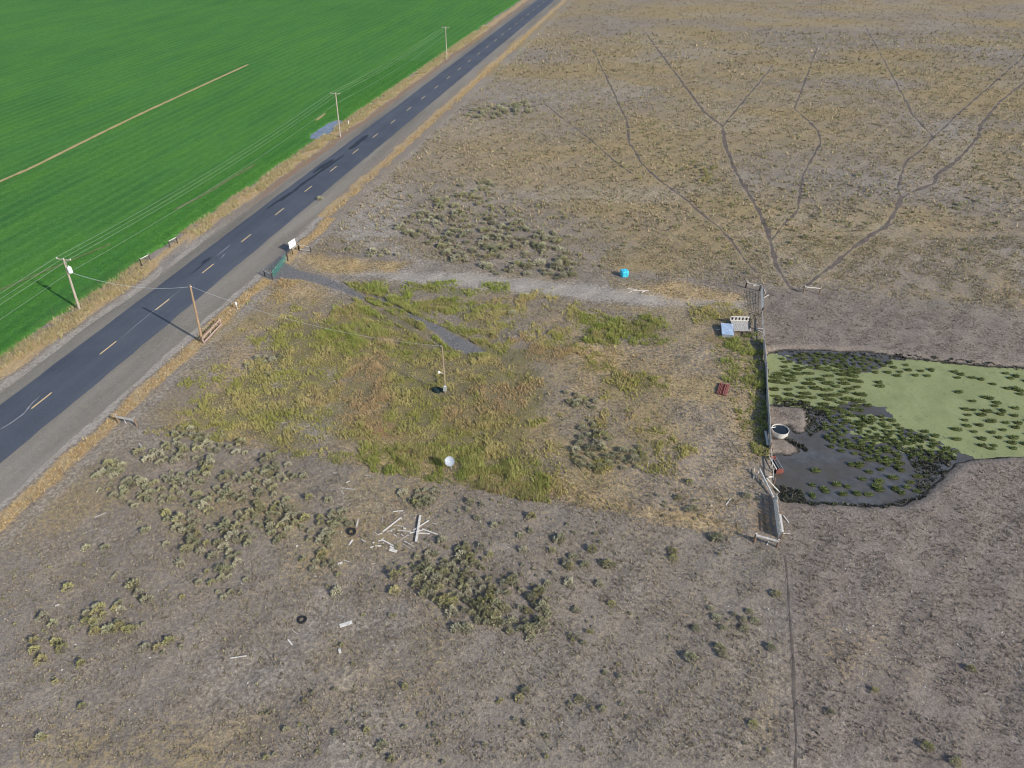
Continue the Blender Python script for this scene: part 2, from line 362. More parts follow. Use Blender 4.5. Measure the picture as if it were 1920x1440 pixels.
STRAWS = [
 ([(540,472),(600,474),(640,478),(700,490),(765,490),(745,512),(640,514),(560,502)], .95),
 ([(330,812),(640,864),(880,906),(1060,941),(1220,970),(1405,1006),(1405,985),(1220,945),(1060,918),(880,890),(640,850),(420,818)], .70),
 ([(480,570),(505,530),(560,525),(620,540),(600,570),(530,570)], .62),
 ([(1085,655),(1150,640),(1170,690),(1100,700)], .75), ([(1080,690),(1120,690),(1115,735),(1085,730)], .7),
 ([(1130,520),(1250,528),(1340,538),(1400,548),(1395,562),(1250,560),(1150,545)], .68),
 ([(1360,700),(1430,660),(1440,760),(1440,850),(1430,930),(1445,1000),(1420,1005),(1400,900),(1350,860),(1340,780)], .55),
 ([(1080,640),(1420,640),(1420,1000),(1330,1000),(1180,960),(1060,900),(1250,820),(1200,700)], .34),
 ([(1230,830),(1420,820),(1430,960),(1300,930)], .38), ([(995,870),(1060,890),(1050,940),(1000,930)], .62), ([(1060,905),(1200,935),(1190,975),(1060,950)], .55),
 ([(640,770),(700,750),(770,800),(770,830),(700,830)], .6), ([(430,650),(480,620),(470,700),(370,790),(330,800)], .5), ([(850,880),(870,880),(880,910),(850,905)], .7),
 ([(600,400),(860,210),(1040,230),(1100,330),(960,360),(800,330),(700,400)], .30)]
PALES = [
 ([(620,512),(760,528),(900,540),(1050,556),(1200,570),(1400,582),(1400,562),(1200,546),(1060,534),(900,516),(740,504)], 1.25),
 ([(300,522),(345,470),(362,440),(318,468),(284,492)], 1.0), ([(690,470),(760,450),(830,480),(900,510),(760,505)], .62), ([(640,400),(700,340),(780,335),(760,440),(700,480),(620,450)], .58),
 ([(600,700),(680,690),(710,715),(640,730)], .72), ([(500,780),(610,795),(640,830),(560,830)], .66), ([(500,690),(540,680),(540,730),(505,730)], .66),
 ([(1040,760),(1075,790),(1070,850),(1045,830)], .6), ([(1280,640),(1330,640),(1340,680),(1290,670)], .6), ([(540,925),(690,930),(740,960),(650,950)], .55), ([(200,795),(310,790),(310,830),(200,840)], .55),
 ([(150,970),(210,985),(200,1010),(150,1005)], .55), ([(1000,1060),(1060,1080),(1040,1110),(990,1090)], .55), ([(1890,500),(1960,490),(1960,560),(1900,550)], .75),
 ([(1690,220),(1840,230),(1850,330),(1750,300)], .46), ([(1640,310),(1700,330),(1690,370),(1630,360)], .46), ([(1360,320),(1430,320),(1440,380),(1390,370)], .42), ([(1860,300),(1960,320),(1960,380)], .46)]
GRAV = [([(505,525),(530,488),(560,504),(620,520),(665,541),(688,556),(674,562),(640,546),(560,524)], .75),
 ([(664,558),(676,556),(760,602),(812,636),(835,652),(806,642),(740,606)], .45), ([(690,553),(698,550),(760,582),(800,602),(835,613),(870,632),(912,660),(880,664),(840,652),(806,620),(760,588)], .80),
 ([(300,520),(345,470),(360,440),(330,462),(292,492),(300,500)], .45), ([(505,525),(548,466),(530,440),(470,500)], .9)]
RUSTS = [([(660,790),(760,810),(755,830),(680,825)], .65), ([(850,885),(880,900),(870,915),(850,905)], .6), ([(1410,950),(1450,930),(1450,1000),(1420,1000)], .7), ([(1330,600),(1370,600),(1370,660),(1320,650)], .5)]
for grp, arr, soft, rag in ((WEEDS, weed, 1.6, 2.2), (STRAWS, straw, 2.6, 3.0), (PALES, pale, 2.4, 2.4), (GRAV, grav, .35, .5), (RUSTS, rust, 1.5, 1.5)):
    for i, (pts, st) in enumerate(grp): np.maximum(arr, st*mask(X, Y, pts, soft, rag, 5, 31+i), out=arr)
fence_side = 1-mask(X, Y, [(200,805),(420,833),(640,874),(880,916),(1060,951),(1220,981),(1414,1017),(1470,1030),(1470,1500),(-400,1500),(-400,900)], .3, .25, 1.2)
weed *= fence_side; straw *= fence_side; rust *= fence_side
# road verges: straw on both sides, bare dirt next to the gravel
vr = V+(fbm(X, Y, 4, 77)-.5)*1.6; vs = V+(fbm(X, Y, 7, 78)-.5)*2.2
straw = np.maximum(straw, .92*np.clip(.5-(np.abs(vr-np.where(U > -10, 9.0, 10.9))-1.0)/.9, 0, 1))
straw = np.maximum(straw, .85*np.clip(.5-(np.abs(vs+10.2)-1.5)/1.2, 0, 1)*(1-grav))
pale = np.maximum(pale, .75*np.clip(.5-(np.abs(vs+7.3)-1.0)/1.0, 0, 1)*(1-sstep(-30, 0, U))); pale = np.maximum(pale, .5*np.clip(.5-(np.abs(vr-13.2)-1.0)/1.2, 0, 1)); pale = np.maximum(pale, .85*np.clip(.5-(np.abs(vr-9.0)-.6)/.5, 0, 1)*(U < -5))
rust = np.maximum(rust, .5*np.clip(.5-(np.abs(vs+7.6)-1.0)/1.0, 0, 1)*sstep(-25, 5, U))
# pasture at the far side: patches of tan bunchgrass, pale alkali between
up = mask(X, Y, GP([(560,470),(1420,535),(1560,545),(1960,585),(4200,700),(5000,60),(880,60),(860,190)]), 4, 3, 9, 91, True)
far = np.maximum(up, sstep(150, 215, Y)*(V > 9))
streaky = fbm(X*.75, Y*1.25, 26, 41, 4)
tan = np.maximum(tan, far*np.clip(.52+1.3*(streaky-.5), 0, .85)*(1-.6*mask(X, Y, [(600,520),(640,350),(800,330),(1080,430),(1100,540)], 8, 6)))
pale = np.maximum(pale, far*np.clip(.16+1.6*(fbm(X*.7, Y*1.3, 20, 55, 4)-.5), 0, .45))
low = 1-np.clip(up*1.3+(V < 12), 0, 1)
pale = np.maximum(pale, low*np.clip(.10+1.3*(fbm(X, Y, 11, 58, 4)-.5), 0, .40)); tan = np.maximum(tan, low*np.clip(.30+1.5*(fbm(X, Y, 13, 63, 4)-.5), 0, .62))
lot = mask(X, Y, LOTP, .35, .35, 1.5)
tan = np.maximum(tan, lot*np.clip(.50+1.5*(fbm(X, Y, 8, 163, 4)-.5), 0, .8))
mauve = np.maximum(mauve, mask(X, Y, [(1425,545),(1500,548),(1930,600),(2400,640),(2400,1600),(1490,1500),(1470,1030),(1458,900),(1440,800),(1434,640)], 2.0, 1.5))
tan *= (1-.75*mauve); pale *= (1-.45*mauve*(1-up)); weed *= (1-mauve)
tan = np.maximum(tan, .40*mask(X, Y, [(1500,1110),(1700,1180),(1700,1300),(1490,1300)], 4, 4))
sdp = np.full(X.size, 99.); kk = (X > POND[:, 0].min()-8) & (X < POND[:, 0].max()+8) & (Y > POND[:, 1].min()-8) & (Y < POND[:, 1].max()+8)
sdp[kk] = sdist(X[kk], Y[kk], POND)+(fbm(X[kk], Y[kk], 1.3, 3)-.5)*.9
mud = np.maximum(mud, np.clip(1.05-np.maximum(sdp, 0)/.42, 0, 1)); mud = np.maximum(mud, .8*mask(X, Y, [(1690,830),(1800,858),(1760,890),(1740,915),(1725,925),(1735,880)], 1.0, .8))
mud = np.maximum(mud, .75*mask(X, Y, [(1505,756),(1545,760),(1545,800),(1518,812),(1524,785)], .7, .6)); 
mud = np.maximum(mud, .7*mask(X, Y, [(1455,912),(1500,918),(1515,938),(1465,936)], .7, .6))
nx, ny = len(gx), len(gy); idx = np.arange(nx*ny).reshape(ny, nx)
F = np.stack([idx[:-1, :-1].ravel(), idx[:-1, 1:].ravel(), idx[1:, 1:].ravel(), idx[1:, :-1].ravel()], 1)
ground = npmesh('ground', np.stack([X, Y, Z], 1), F, ground_material(), attrs={'cover_a': np.stack([weed, straw, pale, mud], 1), 'cover_b': np.stack([grav, tan, mauve, rust], 1)}, kind='structure', smooth=True)

# ------------------------------------------------------------------ road, shoulders, markings (local y runs along the road)
def strip(name, m, us, vl, vr_, z, kind='structure', nv=5, zf=None):
    vv = np.linspace(0, 1, nv); UU = np.repeat(us, nv); L_ = np.repeat(vl, nv); R_ = np.repeat(vr_, nv); T = np.tile(vv, len(us)); VV = L_+(R_-L_)*T
    ZZ = z+zf(UU, VV, T) if zf else np.full(UU.size, z)
    i = np.arange(len(us)*nv).reshape(len(us), nv)
    Fq = np.stack([i[:-1, :-1].ravel(), i[:-1, 1:].ravel(), i[1:, 1:].ravel(), i[1:, :-1].ravel()], 1)
    o = npmesh(name, np.stack([VV, UU, ZZ], 1), Fq, m, kind=kind, smooth=True)
    o.location = (RO[0], RO[1], 0); o.rotation_euler = (0, 0, RROT); return o
us = np.arange(-190, 420, 1.0); z0 = np.zeros(us.size)
crown = lambda u, v, t: -.0022*v*v
road = strip('road', asphalt_material(), us, -4.35+.16*(fbm(us, z0, 3, 1)-.5)*2+.25*(fbm(us, z0, 45, 2)-.5), 4.10+.16*(fbm(us, z0, 3, 3)-.5)*2+.3*(fbm(us, z0, 30, 4)-.5), .16, zf=crown, nv=9)
gm = gravel_material()
strip('shoulder_left', gm, us, -6.5+1.1*(fbm(us, z0, 9, 8)-.5), z0-4.15, 0, zf=lambda u, v, t: .012+.098*sstep(0, 1, t), nv=7)
wr = np.where(us > 0, 7.0, 8.7-1.7*sstep(-30, 0, us))
strip('shoulder_right', gm, us, z0+3.9, wr+1.0*(fbm(us, z0, 8, 9)-.5), 0, zf=lambda u, v, t: .012+.10*sstep(1, 0, t), nv=9)
def road_sheet(name, m, pts, dz):
    mb = MB(); mb.add([(v, u, .16-.0022*v*v+dz) for u, v in pts], [tuple(range(len(pts)))])
    o = mb.build(name, m, road); return o
for k in range(-9, 28):
    u0 = -72.3+12.19*k; w = .085
    if k == 4: continue
    jag = [(u0, -w), (u0+1.0, -w*1.1), (u0+2.1, -w*.9), (u0+3.3, -w), (u0+3.35, w), (u0+2.3, w*1.1), (u0+1.2, w*.92), (u0, w)]
    road_sheet('lane_dash', M_YELLOW, jag[::-1], .006)
road_sheet('lane_dash', M_YELLOW, [(-23.6, .09), (-20.4, .08), (-20.4, -.08), (-23.6, -.09)], .006)
def tarpoly(pix, w, seed):
    r = random.Random(seed); pts = [UV(*G(*p)) for p in pix]; L1 = []; R1 = []
    path = []
    for a, b in zip(pts[:-1], pts[1:]):
        for k in range(6): path.append((a[0]+(b[0]-a[0])*k/6, a[1]+(b[1]-a[1])*k/6))
    path.append(pts[-1])
    for i, (u, v) in enumerate(path):
        e = math.sin(math.pi*(i+.4)/len(path))**.5; L1.append((u+r.uniform(-.3, .3), v-w*e*r.uniform(.5, 1.1))); R1.append((u, v+w*e*r.uniform(.5, 1.1)))
    q = L1+R1[::-1]; mb = MB(); n = len(L1)
    mb.add([(v, u, .16-.0022*v*v+.004) for u, v in L1+R1], [(i, n+i, n+i+1, i+1) for i in range(n-1)])
    return mb.build('tar_patch', M_TAR, road)
tarpoly([(528,378),(560,352),(605,320),(646,292)], .55, 1); tarpoly([(655,282),(690,254)], .9, 2); tarpoly([(588,325),(625,300)], .7, 3); tarpoly([(358,516),(398,484)], .16, 4); tarpoly([(378,496),(394,484)], .3, 5); tarpoly([(500,393),(545,362)], .4, 6)
for pix, w in (([(0,808),(20,796),(45,778),(62,757),(75,745)], .05), ([(408,480),(432,461)], .05), ([(414,486),(422,478)], .05), ([(225,638),(255,612),(300,575),(345,540)], .025)):
    o = tarpoly(pix, w*2, 9); o.name = 'crack_seal'; o.data.materials[0] = M_FADEDWHITE

# ------------------------------------------------------------------ irrigated crop field beyond the road
PUD = UV(*G(611, 243))
def canopy(u, v):
    edge = -12.4+1.3*(fbm(u, v, 5, 21)-.5)*2
    h = .30*sstep(0, 1.3, edge-v)-.05
    pr = ((u-PUD[0])/7.5)**2+((v-PUD[1])/1.9)**2; pr = pr+(fbm(u, v, 2.2, 23)-.5)*1.2
    h = h*sstep(.75, 1.9, pr)-.05*(pr < 1.2)
    return h+.05*(fbm(u, v, 1.6, 22)-.5)*sstep(0, .2, h)
cu = np.concatenate([np.arange(-150, 230, .8), np.arange(230, 600, 4)]); cv = -np.concatenate([np.arange(11, 34, .4), np.arange(34, 130, 1.2), np.arange(130, 560, 6)])
CU, CV = np.meshgrid(cu, cv); CU = CU.ravel(); CV = CV.ravel(); i = np.arange(len(cu)*len(cv)).reshape(len(cv), len(cu))
Fq = np.stack([i[:-1, :-1].ravel(), i[1:, :-1].ravel(), i[1:, 1:].ravel(), i[:-1, 1:].ravel()], 1)
cz = canopy(CU, CV)
crop = npmesh('crop_field', np.stack([CV, CU, cz], 1), Fq, crop_material(), kind='stuff', smooth=True)
crop.location = (RO[0], RO[1], 0); crop.rotation_euler = (0, 0, RROT)
tag(crop, 'bright green irrigated crop filling the field beyond the road', 'crop')
pudo = MB(); pu = [(PUD[1]+2.5*math.sin(a)*(1+.15*math.sin(3*a)), PUD[0]+8.0*math.cos(a)) for a in np.linspace(0, 2*math.pi, 40, endpoint=False)]
pudo.add([(a, b, .012) for a, b in pu], [tuple(range(40))[::-1]])
po = pudo.build('puddle', water_material('puddle_water', (.12, .13, .15), .04), loc=(RO[0], RO[1], 0)); po.rotation_euler = (0, 0, RROT); po['kind'] = 'structure'
def track(pix, w, m, name, ext=None):
    p = [UV(*G(*q)) for q in pix]
    if ext: p = [(p[0][0]-ext*(p[1][0]-p[0][0]), p[0][1]-ext*(p[1][1]-p[0][1]))]+p+[(p[-1][0]+ext*(p[-1][0]-p[-2][0]), p[-1][1]+ext*(p[-1][1]-p[-2][1]))]
    uu = np.arange(p[0][0], p[-1][0], .8); vv = np.interp(uu, [a for a, b in p], [b for a, b in p])
    hw = w*(.5+.5*fbm(uu, uu*0, 2.5, 33)); cz2 = canopy(uu, vv)
    return strip(name, m, uu, vv-hw, vv+hw, .035, zf=lambda u, v, t: np.interp(u, uu, cz2)+.03, nv=3)
M_TRACK = mat('dry_wheel_rut', (.36, .29, .13), .95, var=.3, sc=2.5)
M_TRACK2 = mat('brown_wheel_rut', (.12, .15, .055), .95, var=.35, sc=1.2)
track([(0,343),(60,317),(120,287),(190,252),(270,213),(335,183)], .75, M_TRACK, 'wheel_track', 2.5)
track([(30,535),(120,497),(180,472)], .35, M_TRACK2, 'wheel_track', .6); track([(330,395),(380,370),(420,345),(480,310)], .6, M_TRACK2, 'wheel_track'); track([(593,228),(612,214)], .45, M_TRACK, 'wheel_track')

# ------------------------------------------------------------------ cattle trails
tm = trail_material()
TRAILCELL = []
def ckey(x, y): return np.floor(x/.5).astype(np.int64)*100000+np.floor(y/.5).astype(np.int64)
def trail(pix, w, ext=0):
    p = GP(pix)
    if ext: p = np.vstack([p, p[-1]+(p[-1]-p[-2])*ext])
    d = np.r_[0, np.cumsum(np.linalg.norm(np.diff(p, axis=0), axis=1))]; s = np.arange(0, d[-1], .5)
    x = np.interp(s, d, p[:, 0]); y = np.interp(s, d, p[:, 1])
    for _ in range(6):
        x[1:-1] = (x[:-2]+2*x[1:-1]+x[2:])/4; y[1:-1] = (y[:-2]+2*y[1:-1]+y[2:])/4
    x = x+(vnoise(s, s*0, 3.0, 5)-.5)*.35
    tx = np.gradient(x); ty = np.gradient(y); n = np.hypot(tx, ty); nx_, ny_ = -ty/n, tx/n
    for k in (-.9, -.45, 0, .45, .9): TRAILCELL.append(ckey(x+nx_*w*k, y+ny_*w*k))
    hw = w*np.clip(1.9*fbm(s, s*0+3, 1.6, 6)-.05, .18, 1.5); V_ = []
    for k in (-1, -.4, .4, 1):
        xx = x+nx_*hw*k; yy = y+ny_*hw*k; V_.append(np.stack([xx, yy, gz(xx, yy)+(.014 if abs(k) < .9 else .006)], 1))
    V_ = np.stack(V_, 1).reshape(-1, 3); i = np.arange(len(s)*4).reshape(-1, 4)
    Fq = np.stack([i[:-1, :-1].ravel(), i[:-1, 1:].ravel(), i[1:, 1:].ravel(), i[1:, :-1].ravel()], 1)
    return npmesh('cattle_trail', V_, Fq, tm, kind='structure', smooth=True)
trail([(1500,549),(1480,538),(1470,520),(1453,495),(1446,455),(1440,430),(1425,400),(1405,365),(1385,330),(1368,295),(1358,260),(1355,235),(1320,210),(1300,183)], .42, 7)
trail([(1508,541),(1540,515),(1600,465),(1660,425),(1680,395),(1690,373),(1715,358),(1750,345),(1755,330),(1780,312),(1800,295),(1820,275),(1835,255),(1838,235),(1855,215),(1870,195),(1885,183)], .42, 7)
trail([(1690,373),(1683,350),(1690,325),(1700,303),(1735,275),(1750,258),(1735,240),(1715,220),(1695,183)], .28, 6)
trail([(1750,258),(1770,240),(1790,220),(1830,185)], .28, 6)
trail([(1447,450),(1470,420),(1495,395),(1502,360),(1505,330),(1530,285),(1538,270),(1535,245),(1515,225),(1490,205),(1498,183)], .28, 6)
trail([(1420,512),(1400,490),(1370,450),(1345,425),(1320,405),(1290,375),(1240,340),(1205,310),(1182,270),(1175,225),(1163,200)], .28, 6)
trail([(1185,325),(1150,300),(1110,265),(1060,225),(1022,195)], .24); trail([(1358,235),(1372,215),(1390,195),(1400,183)], .28, 6); trail([(1662,424),(1700,412),(1725,407)], .22)
trail([(1474,1042),(1478,1090),(1482,1170),(1486,1260),(1492,1430)], .15, 2)

# ------------------------------------------------------------------ pond
def grid_sheet(name, box, step, keep, z, m, kind):
    xs = np.arange(box[0], box[1], step); ys = np.arange(box[2], box[3], step); A, B = np.meshgrid(xs, ys)
    A = A+(_h(np.round(A/step), np.round(B/step), 5)-.5)*step*.55; B = B+(_h(np.round(A/step), np.round(B/step), 6)-.5)*step*.55
    k = keep(A.ravel(), B.ravel()).reshape(A.shape); i = np.arange(A.size).reshape(A.shape)
    fk = k[:-1, :-1] & k[1:, :-1] & k[:-1, 1:] & k[1:, 1:]
    Fq = np.stack([i[:-1, :-1][fk], i[:-1, 1:][fk], i[1:, 1:][fk], i[1:, :-1][fk]], 1)
    used = np.unique(Fq); mp = np.zeros(A.size, int); mp[used] = np.arange(len(used))
    Vv = np.stack([A.ravel(), B.ravel(), np.full(A.size, z)], 1)[used]
    return npmesh(name, Vv, mp[Fq], m, kind=kind)
box = (POND[:, 0].min()-1, POND[:, 0].max()+1, POND[:, 1].min()-1, POND[:, 1].max()+1)
pond = grid_sheet('pond_water', box, .5, lambda x, y: sdist(x, y, POND) < 1.0, WATER_Z, water_material('pond_water', (.070, .070, .070), .14), 'structure')
DW1 = GP([(1960,690),(1860,683),(1760,678),(1715,672),(1680,690),(1640,698),(1600,702),(1590,722),(1606,742),(1640,752),(1665,757),(1690,775),(1700,790),(1730,800),(1760,815),(1800,830),(1840,846),(1850,860),(1960,852),(2060,800),(2080,730)])
DW2 = GP([(1438,662),(1472,664),(1490,680),(1530,692),(1570,690),(1602,704),(1606,722),(1590,745),(1565,762),(1540,750),(1510,748),(1480,745),(1438,745)])
DW3 = GP([(1590,775),(1650,772),(1720,815),(1780,840),(1720,856),(1690,850),(1640,815)])
HOLE = GP([(1590,775),(1612,762),(1622,754),(1634,757),(1650,764),(1640,770),(1610,774)])
def dkeep(x, y):
    nz = (fbm(x, y, 3.0, 71, 4)-.5)+.45*(fbm(x, y, .8, 72, 2)-.5)
    a = np.minimum(sdist(x, y, DW1)+nz*2.4-1.1, sdist(x, y, DW2)+nz*3.4-.5); a = np.minimum(a, sdist(x, y, DW3)+nz*9-.2)
    a = np.maximum(a, -(sdist(x, y, HOLE)+nz*.8)); return (a < 0) & (sdist(x, y, POND) < .4)
dw = grid_sheet('duckweed', box, .17, dkeep, WATER_Z+.008, duckweed_material(), 'stuff'); tag(dw, 'pale green duckweed mat floating on the pond', 'duckweed')

# ------------------------------------------------------------------ vegetation builders
def tufts(name, P, hgt, spread, nb, width, col, jit=.22, kind='stuff', lean=(0, 0), loc_obj=None):
    n = len(P); P = np.asarray(P, float); hgt = np.broadcast_to(hgt, n); spread = np.broadcast_to(spread, n); width = np.broadcast_to(width, n)
    a = RNG.uniform(0, 2*np.pi, (n, nb)); dx, dy = np.cos(a), np.sin(a); r0 = RNG.uniform(0, .45, (n, nb))*spread[:, None]; r1 = RNG.uniform(.3, 1.1, (n, nb))*spread[:, None]
    hh = RNG.uniform(.55, 1.1, (n, nb))*hgt[:, None]; w = width[:, None]*RNG.uniform(.6, 1.3, (n, nb))*.5; ta = a+np.pi/2+RNG.uniform(-.7, .7, (n, nb)); tx, ty = np.cos(ta)*w, np.sin(ta)*w
    bx = P[:, None, 0]+dx*r0; by = P[:, None, 1]+dy*r0; bz = P[:, None, 2]-.02+0*a
    V_ = np.stack([np.stack([bx-tx, by-ty, bz], -1), np.stack([bx+tx, by+ty, bz], -1), np.stack([P[:, None, 0]+dx*r1+lean[0], P[:, None, 1]+dy*r1+lean[1], bz+hh], -1)], 2)
    c = np.asarray(col, float)[:, None, :]*(1+RNG.uniform(-jit, jit, (n, nb, 1))); C = np.repeat(c[:, :, None, :], 3, 2)
    return npmesh(name, V_.reshape(-1, 3), np.arange(n*nb*3).reshape(-1, 3), M_STUFF, tint=np.clip(C.reshape(-1, 3), 0, 1), kind=kind)
def sample(poly, n, world_pts=False):
    poly = poly if world_pts else GP(poly); lo = poly.min(0); hi = poly.max(0); out = np.zeros((0, 2))
    while len(out) < n:
        q = RNG.uniform(lo, hi, (max(n*2, 64), 2)); out = np.vstack([out, q[sdist(q[:, 0], q[:, 1], poly) < 0]])
    return out[:n]
def sample_box(poly, dens, pad):
    p = GP(poly); lo = p.min(0)-pad; hi = p.max(0)+pad; return RNG.uniform(lo, hi, (int((hi-lo).prod()*dens), 2))
def area(poly):
    p = GP(poly); x, y = p[:, 0], p[:, 1]; return .5*abs(np.dot(x, np.roll(y, 1))-np.dot(y, np.roll(x, 1)))
def pal(n, cols, w=None):
    cols = np.array(cols, float)*1.22; k = RNG.choice(len(cols), n, p=w); return cols[k]*(1+RNG.uniform(-.15, .15, (n, 1)))
def onground(q): return np.c_[q, gz(q[:, 0], q[:, 1])]

EXCL = [(*G(px, py), r) for px, py, r in ((846, 880, .8), (1353, 732, 1.7), (826, 735, 1.0), (835, 738, .8), (1391, 612, 2.3), (1363, 622, 1.8), (1170, 517, 1.0), (660, 890, 2.0), (1352, 724, 1.3), (1190, 547, 1.0))]
def clear(q):
    k = np.ones(len(q), bool)
    for ex_, ey_, er in EXCL: k &= (q[:, 0]-ex_)**2+(q[:, 1]-ey_)**2 > er*er
    return k
# weeds in the lot
pts = []; cols = []; hs = []
for i, (poly, st) in enumerate(WEEDS):
    q = sample_box(poly, 24, 4.0 if st < .9 else 1.5); sf = 6.0 if st < .75 else 2.2 if st < .95 else 1.2
    d = sdist(q[:, 0], q[:, 1], GP(poly))+(fbm(q[:, 0], q[:, 1], 5.0, 131+i, 3)-.5)*sf*1.8; nz = fbm(q[:, 0], q[:, 1], 3.2, 31, 4)
    k = nz+np.clip(-d/sf, -1.0, 1)*.30+RNG.uniform(-.10, .10, len(q)) > (.47 if st < .75 else .44 if st < .9 else .18); q = q[k]
    t = np.clip((fbm(q[:, 0], q[:, 1], 3.5, 131)-.5)*2.6+.5, 0, 1)[:, None]; b = np.clip((fbm(q[:, 0], q[:, 1], 6, 137)-.56)*6, 0, 1)[:, None]
    c = (np.array([.390, .385, .120])*(1-t)+np.array([.540, .465, .215])*t)*(1-b)+np.array([.52, .39, .22])*b
    if st >= .95: c = c*.45+np.array([.250, .335, .065])*.55
    pts.append(q); cols.append(c); hs.append(np.full(len(q), .38 if st < .95 else .5))
q = np.vstack(pts); c = np.vstack(cols); cl = fbm(q[:, 0], q[:, 1], 1.3, 141, 2); hv = np.concatenate(hs)*RNG.uniform(.6, 1.15, len(q))*np.clip(.35+2.6*(cl-.35), .35, 1.7)
k = clear(q) & (RNG.uniform(0, 1, len(q)) < np.clip((cl-.22)*5, .4, 1)); q = q[k]; c = c[k]; hv = hv[k]
k = sdist(q[:, 0], q[:, 1], GP([(1425,545),(1500,548),(1930,600),(2400,640),(2400,1600),(1490,1500),(1470,1030),(1459,900),(1446,850),(1441,790),(1435,640)])) > .25; q = q[k]; c = c[k]; hv = hv[k]
for gi in (0, 1, 2):
    k = mask(q[:, 0], q[:, 1], GRAV[gi][0], .3, .4, 1.2) < .5; q = q[k]; c = c[k]; hv = hv[k]
k = sdist(q[:, 0], q[:, 1], GP([(200,805),(420,833),(640,874),(880,916),(1060,951),(1220,981),(1414,1017),(1470,1030),(1470,1500),(120,1500),(120,905)]))+(fbm(q[:, 0], q[:, 1], 1.1, 44)-.5)*.7 > 0; q = q[k]; c = c[k]; hv = hv[k]
o = tufts('weed_cover', onground(q), hv, hv*.6, 6, .085, c); tag(o, 'olive green weeds growing thickly across the fenced lot', 'weeds')
# dry grass: verge strips and straw patches
pts = []; cols = []; hs = []
def vpts(n, u0, u1, v0, v1, kp=None):
    u = RNG.uniform(u0, u1, n); v = RNG.uniform(v0, v1, n); return u, v
u, v = vpts(15000, -125, 190, 9.2, 12.2); ce = np.where(u > -10, 9.6, 10.9); k = np.abs(v-ce+(fbm(u, v, 4, 81)-.5)*1.4) < .9; k &= fbm(u, v, 2.4, 82) > .34; k &= ~((u > -36) & (u < -24))
pts.append(np.stack(XY(u[k], v[k]), 1)); cols.append(pal(k.sum(), [(.48, .37, .19), (.42, .30, .145), (.52, .43, .26), (.37, .25, .12)])); hs.append(np.full(k.sum(), .34))
u, v = vpts(26000, -130, 190, -12.8, -7.9); k = fbm(u, v, 3.2, 84)+np.clip((-v-9.6)*.12, -.25, .12) > .46; k &= ~((u > -33.5) & (u < -22.5) & (v > -13))
k &= RNG.uniform(0, 1, len(u)) < np.clip((-v-7.6)/2.2, .12, 1)
pts.append(np.stack(XY(u[k], v[k]), 1)); cols.append(pal(k.sum(), [(.42, .345, .185), (.37, .31, .145), (.48, .42, .26), (.33, .26, .16), (.27, .26, .12)])); hs.append(np.full(k.sum(), .62))
for i, (poly, st) in enumerate(STRAWS[:-1]):
    q = sample(poly, int(area(poly)*(9 if st > .6 else 5))); k = fbm(q[:, 0], q[:, 1], 3.0, 87+i, 4) > .74-st*.38; q = q[k]
    pts.append(q); cols.append(pal(len(q), [(.40, .31, .165), (.34, .275, .15), (.45, .36, .21), (.27, .21, .12), (.28, .26, .12)])); hs.append(np.full(len(q), .26))
q = np.vstack(pts); c = np.vstack(cols); hv = np.concatenate(hs)*RNG.uniform(.5, 1.25, len(q))
k = clear(q) & (sdist(q[:, 0], q[:, 1], GP([(1425,545),(1500,548),(1930,600),(2400,640),(2400,1600),(1490,1500),(1470,1030),(1459,900),(1446,850),(1441,790),(1435,640)])) > .2); q = q[k]; c = c[k]; hv = hv[k]
k = sdist(q[:, 0], q[:, 1], GP([(200,805),(420,833),(640,874),(880,916),(1060,951),(1220,981),(1414,1017),(1470,1030),(1470,1500),(120,1500),(120,905)]))+(fbm(q[:, 0], q[:, 1], 1.1, 44)-.5)*.7 > 0; q = q[k]; c = c[k]; hv = hv[k]
o = tufts('dry_grass', onground(q), hv, hv*.75, 5, .06, c); tag(o, 'straw yellow dry grass along the road verges and over the lot', 'grass')
# stubble over the bare ground
def scatter_frustum(n, y0, y1, pw):
    y = y0+(y1-y0)*RNG.uniform(0, 1, n)**pw; x = RNG.uniform(-1, 1, n)*(y*.62+34); return np.stack([x, y], 1)
q = np.vstack([scatter_frustum(200000, 26, 118, 1.0), scatter_frustum(75000, 110, 240, 1.0), scatter_frustum(50000, 240, 430, 1.0)]); u, v = UV(q[:, 0], q[:, 1])
k = (v > 13) & (fbm(q[:, 0], q[:, 1], 2.2, 99, 3)+RNG.uniform(-.12, .12, len(q)) > .40); sd = sdist(q[:, 0], q[:, 1], POND); k &= sd > 1.2
k &= mask(q[:, 0], q[:, 1], PALES[0][0], .5) < .5; k &= mask(q[:, 0], q[:, 1], GRAV[0][0], .3) < .4; k &= mask(q[:, 0], q[:, 1], GRAV[2][0], .3) < .4; q = q[k]
upm = sdist(q[:, 0], q[:, 1], GP([(560,470),(1420,535),(1560,545),(1960,585),(4200,700),(5000,60),(880,60),(860,190)])) < 0
mv = mask(q[:, 0], q[:, 1], [(1425,545),(1500,548),(1930,600),(2400,640),(2400,1600),(1490,1500),(1470,1030),(1458,900),(1440,800),(1434,640)], 2)[:, None]
c = pal(len(q), [(.20, .167, .128), (.245, .205, .152), (.285, .240, .180), (.170, .140, .108), (.27, .225, .14), (.22, .21, .12)])
c = np.where(upm[:, None], pal(len(q), [(.31, .245, .155), (.275, .235, .14), (.35, .285, .19), (.20, .17, .12), (.24, .235, .12)]), c)
c = c*(1-mv)+mv*pal(len(q), [(.20, .168, .135), (.250, .213, .172), (.172, .143, .116), (.235, .20, .145)])
k = ~np.isin(ckey(q[:, 0], q[:, 1]), np.concatenate(TRAILCELL)); q = q[k]; c = c[k]; upm = upm[k]
